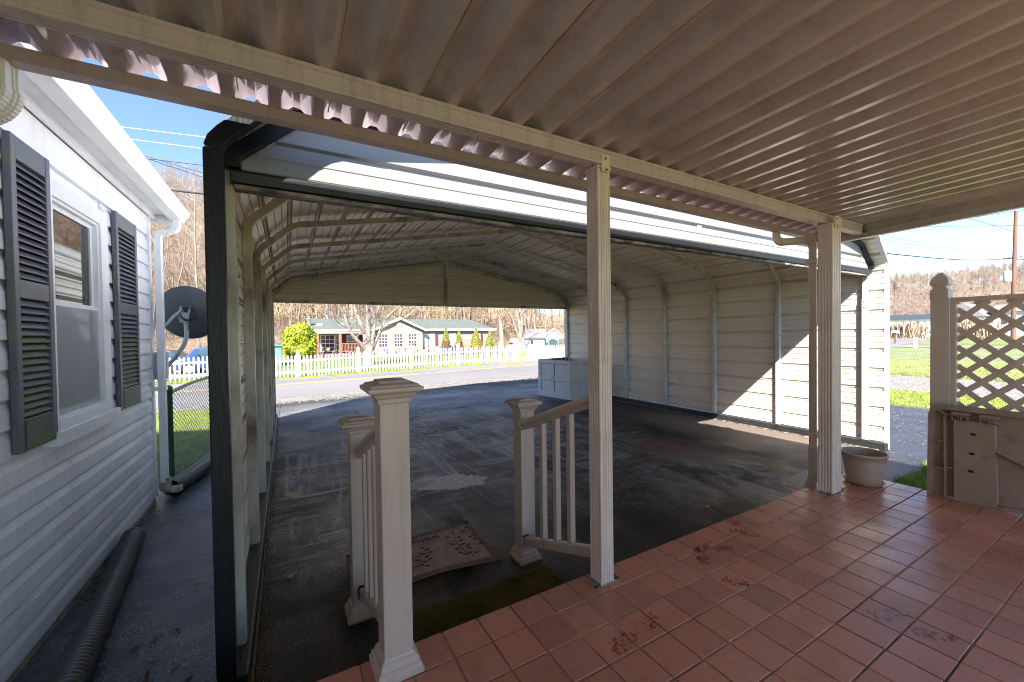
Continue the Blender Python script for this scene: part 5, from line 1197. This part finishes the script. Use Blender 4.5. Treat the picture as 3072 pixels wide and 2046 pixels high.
def polar(n, a0, a1, r0, r1, ymin=48.5):
    out = []
    while len(out) < n:
        a = rad(rs.uniform(a0, a1)); r = math.sqrt(rs.uniform(r0*r0, r1*r1)); x, y = r*math.sin(a), r*math.cos(a)
        if y > ymin: out.append((x, y))
    return out
forest('hillside_woods', polar(400, -21, -5, 52, 185)+polar(180, -4, 38, 50, 82)+polar(60, -4, 38, 82, 120), variants, 'wood', .65, 1.0)
forest('distant_woods', [(x, y) for x, y in polar(1500, 68, 88, 116, 205, -20)], simple, 'wood2', .28, .48)
# understorey brush on the slope
def brush(name, n, a0, a1, r0, r1, h, m, ymin=48.5, r=.010):
    S = []
    for (x, y) in polar(n, a0, a1, r0, r1, ymin):
        z = gz(x, y)
        for _ in range(9):
            d = Vector((rs.gauss(0, .5), rs.gauss(0, .5), 1)).normalized()*h*rs.uniform(.4, 1.1); p = Vector((x+rs.gauss(0, .5), y+rs.gauss(0, .5), z)); S.append((p, p+d, r, r*.4))
            S.append((p+d*.5, p+d*.5+Vector((rs.gauss(0, .4), rs.gauss(0, .4), rs.uniform(.2, .7)))*h*.4, r*.7, r*.3))
    V, F = segs_arrays(S, 3); return tag(npmesh(name, V, F, [m]), kind='stuff')
brush('hillside_brush', 1500, -21, 38, 49, 75, 2.6, 'wood'); brush('hillside_brush', 900, -20, -5, 75, 150, 3.4, 'wood', r=.022)
def leafcloud(name, n, centers, sr, size, m, kind='stuff', par=None):
    P = []
    for _ in range(n):
        c = random.choice(centers); v = Vector((random.gauss(0, 1), random.gauss(0, 1), random.gauss(0, 1))).normalized()*(random.random()**.4); P.append((c[0]+v.x*c[3], c[1]+v.y*c[3], c[2]+v.z*c[4]))
    P = np.array(P); A = RNG.normal(0, 1, (n, 3)); A /= np.linalg.norm(A, axis=1)[:, None]; B = np.cross(A, RNG.normal(0, 1, (n, 3))); B /= np.linalg.norm(B, axis=1)[:, None]; s = RNG.uniform(.6, 1.2, n)[:, None]*size
    V = np.stack([P-A*s, P+B*s*.6, P+A*s, P-B*s*.6], 1).reshape(-1, 3); F = np.arange(4*n).reshape(-1, 4); return npmesh(name, V, F, [m], parent=par)
cen = [(x, y, gz(x, y)+rs.uniform(1.5, 6), rs.uniform(1, 2.2), rs.uniform(1, 2.5)) for x, y in polar(34, -3, 38, 49, 62)]
tag(leafcloud('budding_undergrowth', 2600, cen, 0, .11, 'budg'), kind='stuff')
cen = [(x, y, gz(x, y)+rs.uniform(1.5, 6), rs.uniform(.8, 2.2), rs.uniform(1, 3)) for x, y in polar(26, 0, 38, 51, 64)]
tag(leafcloud('russet_undergrowth', 4500, cen, 0, .12, 'budo'), kind='stuff')
# pale trunks one can tell apart behind the house
for i, (x, lab) in enumerate(((19.25, 'tall pale bare tree behind the green roof, left of a thicker pale one'), (20.22, 'thickest pale bare trunk behind the green roof'), (21.52, 'thin pale bare tree right of the thickest trunk'), (22.2, 'slender pale tree second right of the thickest trunk'), (23.45, 'straight pale tree above the right end of the green roof'), (25.28, 'pale bare tree beyond the right end of the roof'), (4.46, 'pale bare tree behind the stovepipe side of the roof'), (6.9, 'thin pale bare tree behind the yard tree'), (32.2, 'pale bare tree behind the white shed'), (-8.2, 'greyish bare tree on the slope seen over the dish'))):
    t = empty('bare_tree', (x, 54, gz(x, 54)), lab, 'tree', 'pale bare trees at the foot of the hill'); rs2 = random.Random(i*3+1); S = []; r = .30 if i == 1 else rs2.uniform(.13, .2); H = rs2.uniform(17, 22); q = Vector((x, 54, gz(x, 54)-.3)); p0 = q; d = Vector((rs2.gauss(0, .02), 0, 1)).normalized(); n = 8; K = []
    for k in range(n):
        d = (d+Vector((rs2.gauss(0, .02), rs2.gauss(0, .02), 0))).normalized(); nq = q+d*(H/n); S.append((q, nq, r*(1-.75*k/n), r*(1-.75*(k+1)/n)))
        if k > 1:
            for _ in range(2): az = rs2.uniform(0, 6.28); grow(K, q.lerp(nq, rs2.random()), Vector((math.cos(az), math.sin(az), .8)).normalized(), H*.18, r*.3, 2, rs2, .15, .6, 2, .02, (2, 4), .65)
        q = nq
    bk = 'bark' if x < 0 else 'pale'; V, F = segs_arrays(S, 8); npmesh('trunk', V, F, [bk], parent=t); V, F = segs_arrays(K, 3); npmesh('branches', V, F, [bk], parent=t)
def limb_tree(name, org, trunk, limbs, label, m, seed, dy=.0, base_r=.3, tw=3):
    t = empty(name, org, label, 'tree'); rs2 = random.Random(seed); S = []; K = []
    V = []
    pts = spl(trunk[0], 4); o = MB(); o.tube(pts, [trunk[1][0]+(trunk[1][1]-trunk[1][0])*i/(len(pts)-1) for i in range(len(pts))], 14); o.build('trunk', m, t)
    for (P, r0, r1, depth) in limbs:
        Y = org[1]; k = len(P); Q = spl([(x, Y+depth*i/(k-1), z) for i, (x, z) in enumerate(P)], 5); o = MB(); R = [r0+(r1-r0)*i/(len(Q)-1) for i in range(len(Q))]; o.tube(Q, R, 9)
        # continue upwards out of the opening
        d = (Q[-1]-Q[-4]).normalized(); grow(K, Q[-1], (d+Vector((0, 0, .3))).normalized(), 2.2, r1, tw, rs2, .2, .5, 3, .012, (3, 4), .68)
        for i in range(3, len(Q), 3):
            az = rs2.uniform(0, 6.28); dd = (Vector((math.cos(az), math.sin(az), .9))).normalized(); grow(K, Q[i], dd, rs2.uniform(.6, 1.3), max(.014, R[i]*.3), 2, rs2, .1, .6, 3, .008, (2, 4), .7)
        o.build('limb', m, t)
    V, F = segs_arrays(K, 4); npmesh('twigs', V, F, [m], parent=t)
limb_tree('yard_tree', (4.45, 26, -.25), ([(4.40, 26, -.3), (4.43, 26, .1), (4.46, 26, .55), (4.48, 26, .95)], (.36, .27)),
 [([(4.30, .75), (4.05, 1.05), (3.75, 1.36), (3.44, 1.78), (3.2, 2.31), (3.0, 2.91), (2.74, 3.43), (2.37, 3.9)], .13, .06, -.8), ([(3.2, 2.16), (2.75, 2.39), (2.45, 2.72)], .05, .025, -.6), ([(4.36, .85), (4.23, 1.7), (4.06, 2.31), (3.85, 2.96), (3.68, 3.49), (3.5, 4.2)], .15, .08, .5),
  ([(4.50, .85), (4.45, 1.93), (4.47, 2.7), (4.45, 3.6), (4.5, 4.5)], .17, .09, .2), ([(4.62, .88), (4.75, 2.0), (4.8, 2.7), (4.62, 3.3), (4.54, 4.2)], .13, .06, -.4), ([(4.66, .85), (5.09, 1.76), (5.32, 2.15), (5.6, 2.71), (6.08, 3.19), (6.6, 3.6)], .13, .05, .6), ([(5.32, 2.15), (5.87, 2.43), (6.59, 2.75), (7.3, 3.3)], .06, .03, -.5), ([(4.84, 2.7), (5.12, 3.37), (5.3, 4.0)], .07, .04, .4)],
 'large multi-limbed bare tree standing in the yard behind the pickets', 'bark', 5)
limb_tree('yard_tree', (20.1, 34, -.3), ([(20.1, 34, -.4), (20.1, 34, .2), (20.1, 34, .8)], (.40, .30)), [([(20.0, .55), (19.82, 1.39), (19.32, 2.41), (18.97, 3.18), (17.91, 4.3)], .15, .06, -.6), ([(20.11, .6), (20.14, 2.41), (19.93, 3.38), (19.87, 4.6)], .17, .09, .3), ([(20.2, 1.0), (20.45, 3.06), (20.61, 3.83), (21.23, 4.6)], .12, .06, .5)], 'bare forked tree standing between the tan house and the white shed', 'bark', 8)
limb_tree('yard_tree', (18.7, 35.5, -.3), ([(18.9, 35.5, -.4), (18.85, 35.5, 1.2), (18.8, 35.5, 2.4)], (.26, .2)), [([(18.8, 2.3), (18.75, 3.4), (18.6, 4.8)], .18, .08, .4)], 'straight grey bare trunk just right of the last conifer', 'bark', 9)
for (x, lab, cy) in ((-13.5, 'bare forked tree on the slope seen left of the black trim', 62), (-11.2, 'smaller bare tree on the slope above the satellite dish', 58)):
    z = gz(x, cy); limb_tree('slope_tree', (x, cy, z), ([(x, cy, z-.5), (x, cy, z+2), (x+.2, cy, z+4.5)], (.20, .15)), [([(x+.2, z+4.3), (x-.5, z+7), (x-1.5, z+11)], .11, .05, .5), ([(x+.2, z+4.3), (x+1.1, z+8), (x+1.6, z+12)], .10, .04, -.5)], lab, 'bark', int(-x*10))
# bright green shrub: dense leaf faces on a stemmed core
def shrub(org, blobs, label, m, n, size, cat='shrub', name='shrub', stem='bark', m2=None, split=None):
    t = empty(name, org, label, cat); pts = []; random.seed(int(org[0]*10)+5)
    def cloud(k, mm, zr):
        P = []; Nn = []
        while len(P) < k:
            b = random.choice(blobs); v = Vector((random.gauss(0, 1), random.gauss(0, 1), random.gauss(0, 1))).normalized(); q = Vector((b[0]+v.x*b[3], b[1]+v.y*b[4], b[2]+v.z*b[5]))*1
            rr_ = random.uniform(.78, 1.06)*(1+.10*math.sin(v.x*9+b[2]*3)*math.sin(v.z*8+b[0]*5))+(random.random() < .12)*random.uniform(0, .16); q = Vector((b[0]+v.x*b[3]*rr_, b[1]+v.y*b[4]*rr_, b[2]+v.z*b[5]*rr_))
            if q.z < org[2] or (zr and not (zr[0] <= q.z < zr[1])): continue
            P.append(q); Nn.append(v)
        P = np.array(P); Nn = np.array(Nn); A = Nn*.35+RNG.normal(0, .6, P.shape); A[:, 2] += .2; A /= np.linalg.norm(A, axis=1)[:, None]; B = np.cross(A, Nn+RNG.normal(0, .4, P.shape)); B /= np.linalg.norm(B, axis=1)[:, None]; s = RNG.uniform(.6, 1.3, len(P))[:, None]*size
        V = np.stack([P-A*s, P+B*s*.55, P+A*s, P-B*s*.55], 1).reshape(-1, 3); return npmesh('foliage', V, np.arange(len(V)).reshape(-1, 4), [mm], parent=t)
    if m2: cloud(n*2//3, m, (split, 99)); cloud(n//2, m2, (-9, split))
    else: cloud(n, m, None)
    o = MB(); b = blobs[0]; o.tube([(b[0], b[1], org[2]-.05), (b[0], b[1], b[2])], [.06, .03], 6); o.build('stem', stem, t); 
    for bb in blobs[:14]:
        c = MB(); c.lathe([(0, -bb[5]*.80), (bb[3]*.6, -bb[5]*.55), (bb[3]*.80, 0), (bb[3]*.6, bb[5]*.55), (0, bb[5]*.80)], (bb[0], bb[1], bb[2]), 9); c.build('inner_foliage', m2 or m, t)
    return t
shrub((.9, 34, -.25), [(.35, 34, 1.0, .62, .7, .95), (1.35, 34, 1.15, .68, .7, 1.05), (.9, 33.8, 1.9, .75, .7, .80), (.25, 34, 1.75, .5, .5, .55), (1.4, 34.1, 1.9, .5, .5, .5), (.9, 34, .6, .9, .7, .6), (1.1, 34, 2.2, .4, .4, .45)], 'rounded bright yellow-green shrub at the left end of the tan house', 'bushy', 14000, .075)
for (x, w_, zt, lab, br) in ((13.15, .55, 2.29, 'tall conifer shrub with a brown lower half, nearest the burgundy shutter', 1), (14.45, .50, 2.07, 'narrow conifer shrub second from the left in the row', 1), (16.25, .74, 2.21, 'widest cone-shaped conifer shrub in the row', 0), (17.75, .60, 1.94, 'cone-shaped conifer shrub right of the widest one', 0), (18.95, .50, 1.60, 'shortest conifer shrub at the right end of the row', 0)):
    z0 = -.3; H = zt-z0; bl = []
    for k in range(9): t = k/8; bl.append((x, 36, z0+H*(.12+.80*t), w_*(1-.86*t**1.3), w_*(1-.86*t**1.3), H*.12))
    shrub((x, 36, z0), bl, lab, 'conif', 6000, .05, 'conifer', 'conifer_shrub', m2='conib' if br else None, split=z0+H*.52)

# ------------------------------------------------------------------ cars at left
def car(x, y, z, L, H, W, m, label, ang=0, name='parked_car', tall=False):
    c = empty(name, (x, y, z), label, 'car')
    body = [(-L/2, .30), (-L/2+.05, .75), (-L*.36, .86), (-L*.25, H*.98), (-L*.05, H), (L*.22, H*.96), (L*.38, .95), (L/2-.03, .86), (L/2, .35)]
    if tall: body = [(-L/2, .35), (-L/2, .95), (-L*.22, 1.02), (-L*.12, H*.97), (0, H), (L*.42, H*.98), (L*.49, 1.0), (L/2, .4)]
    o = MB(); o.ext([(x+a, z+h) for a, h in body], 'y', y-W/2, y+W/2); o.build('body', m, c, bevel=.06)
    g = [(a*.93, h) for a, h in body if h > .85]; zt = H
    wn_ = [(-L*.23, .93), (-L*.17, H*.93), (-.05, H*.95), (L*.2, H*.92), (L*.33, .97)] if not tall else [(-L*.19, 1.05), (-L*.10, H*.92), (.1, H*.94), (L*.40, H*.92), (L*.45, 1.05)]
    for s in (-1, 1): MB().ext([(x+a, z+h) for a, h in wn_], 'y', y+s*(W/2+.002), y+s*(W/2+.008)).build('side_window', 'carglass', c)
    for a in (-L*.31, L*.30):
        for s in (-1, 1):
            MB().tube([(x+a, y+s*(W/2-.12), z+.32), (x+a, y+s*(W/2+.01), z+.32)], .32, 20).build('wheel', 'tyre', c); MB().tube([(x+a, y+s*(W/2+.008), z+.32), (x+a, y+s*(W/2+.02), z+.32)], .19, 14).build('rim', 'grey', c)
    MB().box(x-L/2-.02, x-L/2+.05, y-W*.42, y-W*.25, z+.6, z+.72).build('headlight', 'glassl', c); MB().box(x-L/2-.02, x-L/2+.05, y+W*.25, y+W*.42, z+.6, z+.72).build('headlight', 'glassl', c)
    MB().box(x-L*.24, x-L*.20, y-W/2-.16, y-W/2-.01, z+.95, z+1.06).build('mirror', m, c)
car(-3.2, 26.5, -.25, 3.6, 1.42, 1.75, 'blue', 'blue parked car behind the pickets, seen below the satellite dish')
car(-5.9, 27.2, -.25, 3.4, 1.30, 1.7, 'dkcar', 'dark grey parked car left of the blue one, mostly behind the downspout')
struct(grid_sheet('parking_pad', frange(-9, -.2, 8), [20.2, 24, 29, 33], 'road', .004))

# ------------------------------------------------------------------ right-hand view
rf = empty('chain_link_fence', (18.4, 5, 0), 'low galvanized chain-link fence across the lawn beyond the gravel path', 'fence')
MB().tube([(18.4, -8, 1.0), (18.4, 11.8, 1.0)], .025, 8).build('top_rail', 'glink', rf)
for y in (-6.3, -3.3, -.3, 2.5, 6.3, 9.3): MB().tube([(18.42, y, 0), (18.42, y, .99)], .022, 8).build('fence_post', 'glink', rf)
chain_link(rf, Vector((18.4, -1.5, 0)), Vector((18.4, 9, 0)), .04, .98, .09, .0035, 'glink')
def simple_house(org, w, d, h, rh, label, wall, roof, ax='y', name='house', wins=()):
    x, y, z = org; hh = empty(name, org, label, 'house')
    MB().box(x, x+d, y-w/2, y+w/2, z-.5, z+h).build('wall', wall, hh)
    if ax == 'y': P = [(x-.4, z+h), (x+d+.4, z+h), (x+d/2, z+h+rh)]; MB().ext(P, 'y', y-w/2-.4, y+w/2+.4).build('roof', roof, hh)
    else: MB().ext([(y-w/2-.4, z+h), (y+w/2+.4, z+h), (y, z+h+rh)], 'x', x-.4, x+d+.4).build('roof', roof, hh)
    for (a, b, c, e) in wins: ww = MB().box(x-.03, x-.002, y+a-.06, y+b+.06, z+c-.06, z+e+.06).build('window', 'white', hh); MB().box(x-.04, x-.031, y+a, y+b, z+c, z+e).build('pane', 'glass', ww)
    return hh
simple_house((80, 23.2, .3), 5.2, 6, 2.7, .75, 'low grey house with dark teal roof behind the dry reeds', 'siding', 'teal', wins=((.2, 1.0, .9, 2.0), (1.6, 2.3, .9, 2.0)))
simple_house((84, 17.9, .6), 3.6, 8, 2.6, 1.9, 'white house with a grey gable, seen first through the lattice', 'hs2', 'shgr', 'x', wins=((-1, -.3, .8, 1.8), (.5, 1.2, .8, 1.8)))
simple_house((86, 13.4, .8), 4.4, 8, 3.0, 1.1, 'white split-level house with a reddish roof seen through the lattice', 'hs2', 'pink', 'y', wins=((-1.5, -.6, 1.2, 2.3), (.6, 1.5, 1.2, 2.3)))
simple_house((90, 6.5, .8), 5, 8, 2.8, 1.2, 'pale house half hidden by the utility pole', 'hs2', 'shgr', 'y', wins=((-1, 0, .9, 2.0),))
def reeds(org, wx, wy, h, n, label):
    t = empty('reed_clump', org, label, 'reeds', 'clumps of dry reeds'); P = np.array([(org[0]+random.uniform(-wx, wx), org[1]+random.gauss(0, wy*.5), org[2]) for _ in range(n)]); H = RNG.uniform(.6, 1, n)*h; T = RNG.normal(0, .18, (n, 2))*H[:, None]; A = RNG.uniform(0, 6.28, n); w = .03; dx, dy = np.cos(A)*w, np.sin(A)*w
    V = np.stack([P+np.stack([-dx, -dy, 0*dx], 1), P+np.stack([dx, dy, 0*dx], 1), P+np.stack([T[:, 0]+dx*1.5, T[:, 1]+dy*1.5, H], 1), P+np.stack([T[:, 0]-dx, T[:, 1]-dy, H*.98], 1)], 1); tag(npmesh('stalks', V.reshape(-1, 3), np.arange(4*n).reshape(-1, 4), ['reed'], parent=t), kind='stuff')
reeds((64, 18.2, gz(64, 18.2)), 1.2, 1.8, 2.0, 800, 'widest dry tan reed clump, before the teal-roofed house'); reeds((62, 12.1, gz(62, 12.1)), 1, 1.1, 1.6, 600, 'low dry tan reed clump seen through the lattice'); reeds((66, 13.6, gz(66, 13.6)), 1, 1.4, 2.2, 700, 'dry tan reed clump beneath the reddish roof')
up_ = empty('utility_pole', (60, 9.6, .4), 'brown wooden utility pole with transformer beyond the lattice', 'utility pole')
MB().tube([(60, 9.62, -.2), (60, 9.6, 6), (60, 9.5, 12.55)], [.17, .15, .12], 12).build('pole', 'pole', up_)
MB().lathe([(0, 5.9), (.26, 5.9), (.28, 6.0), (.28, 6.85), (.24, 6.95), (.08, 7.0), (.06, 7.25), (0, 7.25)], (59.7, 9.95, 0), 16).build('transformer', 'grey', up_)
MB().tube([(60, 9.1, 8.2), (60, 10.3, 8.2)], .05, 8).build('crossarm', 'pole', up_)
for y in (9.2, 9.9, 10.2): MB().lathe([(.03, 8.25), (.06, 8.32), (.03, 8.4), (.05, 8.46), (0, 8.5)], (60, y, 0), 8).build('insulator', 'grey', up_)
MB().lathe([(.06, 12.5), (.10, 12.6), (.05, 12.7), (0, 12.8)], (60, 9.5, 0), 8).build('pole_top_pin', 'grey', up_)
def wire(P, r, label, m='cable'):
    return tag(MB().tube(spl(P, 6), r, 5, 0, False).build('overhead_wire', m, None, P[0]), label, 'wire', 'overhead wires')
wr = [((30, 9.68, 7.04), (60, 10.2, 8.9), .012, 'highest of the three wires meeting the pole arm from the left'), ((30, 9.68, 6.84), (60, 10.0, 8.5), .012, 'middle of the three wires meeting the pole arm'), ((30, 9.61, 6.57), (60, 9.7, 8.4), .010, 'lowest of the three wires meeting the pole arm'), ((30, 9.46, 5.95), (60, 9.7, 8.1), .035, 'thick black cable running to the utility pole'), ((30, 9.2, 5.45), (60, 9.7, 7.6), .008, 'faint thin wire sagging below the thick cable')]
for a, b, r, l in wr:
    a, b = Vector(a), Vector(b); d = b-a; wire([a-d*.5+Vector((0, 0, .5)), a, a.lerp(b, .5)+Vector((0, 0, -.25)), b], r, l)
for (a, b, l) in (((30, 7.03, 7.14), (30, 4.51, 6.53+.55), 'topmost level wire crossing beneath the roof edge'), ((30, 7.81, 7.07), (30, 4.51, 6.24+.1), 'second level wire beneath the roof edge')):
    a, b = Vector(a)*2, Vector(b)*2; a.z -= 1.6; b.z -= 1.6; d = b-a; wire([a-d, a, b, b+d], .02, l)
a, b = Vector((14.36*1, 0, 0)), None
wire([(60, 9.55, 10.6), (45, 10.1, 10.2), (28, 10.0, 7.6)], .02, 'diagonal wire sloping up and left from the pole')
wire([(60, 9.6, 8.0), (60, 4, 7.4), (62, -6, 7.2)], .03, 'short cable leaving the pole towards the picture edge')
# wires on the left, over the hill
lw_ = [((-3.18, 12, 4.71), (-1.64, 12, 4.83), .007, 'uppermost bright wire between the house gutter and the black trim'), ((-2.97, 12, 4.48), (-1.66, 12, 4.55), .007, 'second bright wire under the uppermost one'), ((-2.71, 12, 4.10), (-1.67, 12, 4.15), .008, 'third wire crossing the treetops'), ((-2.73, 12, 4.12), (-1.68, 12, 3.87), .008, 'dark wire slanting down to the right'), ((-2.71, 12, 4.16), (-1.68, 12, 3.97), .006, 'thin dark wire just above the slanting one'), ((-2.32, 12, 3.46), (-1.68, 12, 3.47), .022, 'thick twisted cable bundle over the hillside')]
for a, b, r, l in lw_:
    a, b = Vector(a), Vector(b); a.z += CAMZ; b.z += CAMZ; d = b-a; wire([a-d*3, a, b, b+d*6], r, l, 'wcable' if r == .007 else 'cable')
# mailbox, marker posts, road-side bits
mbx = empty('mailbox', (47, 14.15, .3), 'grey mailbox on a post at the road beside the reeds', 'mailbox')
MB().box(46.95, 47.05, 14.1, 14.2, .2, 1.25).build('post', 'pole', mbx); MB().ext([(13.9, 1.25), (14.4, 1.25), (14.4, 1.40), (14.3, 1.48), (14.0, 1.48), (13.9, 1.40)], 'x', 46.9, 47.3).build('box', 'grey', mbx)
tag(MB().box(40.9, 41.06, 11.08, 11.28, .0, .95).build('marker_post', 'white', None, (41, 11.2, .1)), 'short white marker post at the near side of the road', 'post')
tag(MB().tube([(24.5, 1.2, .0), (24.5, 1.2, .02)], .8, 14).build('grass_patch_cover', 'green', None, (24.5, 1.2, 0)), 'dark green flat cover lying on the right lawn', 'cover')
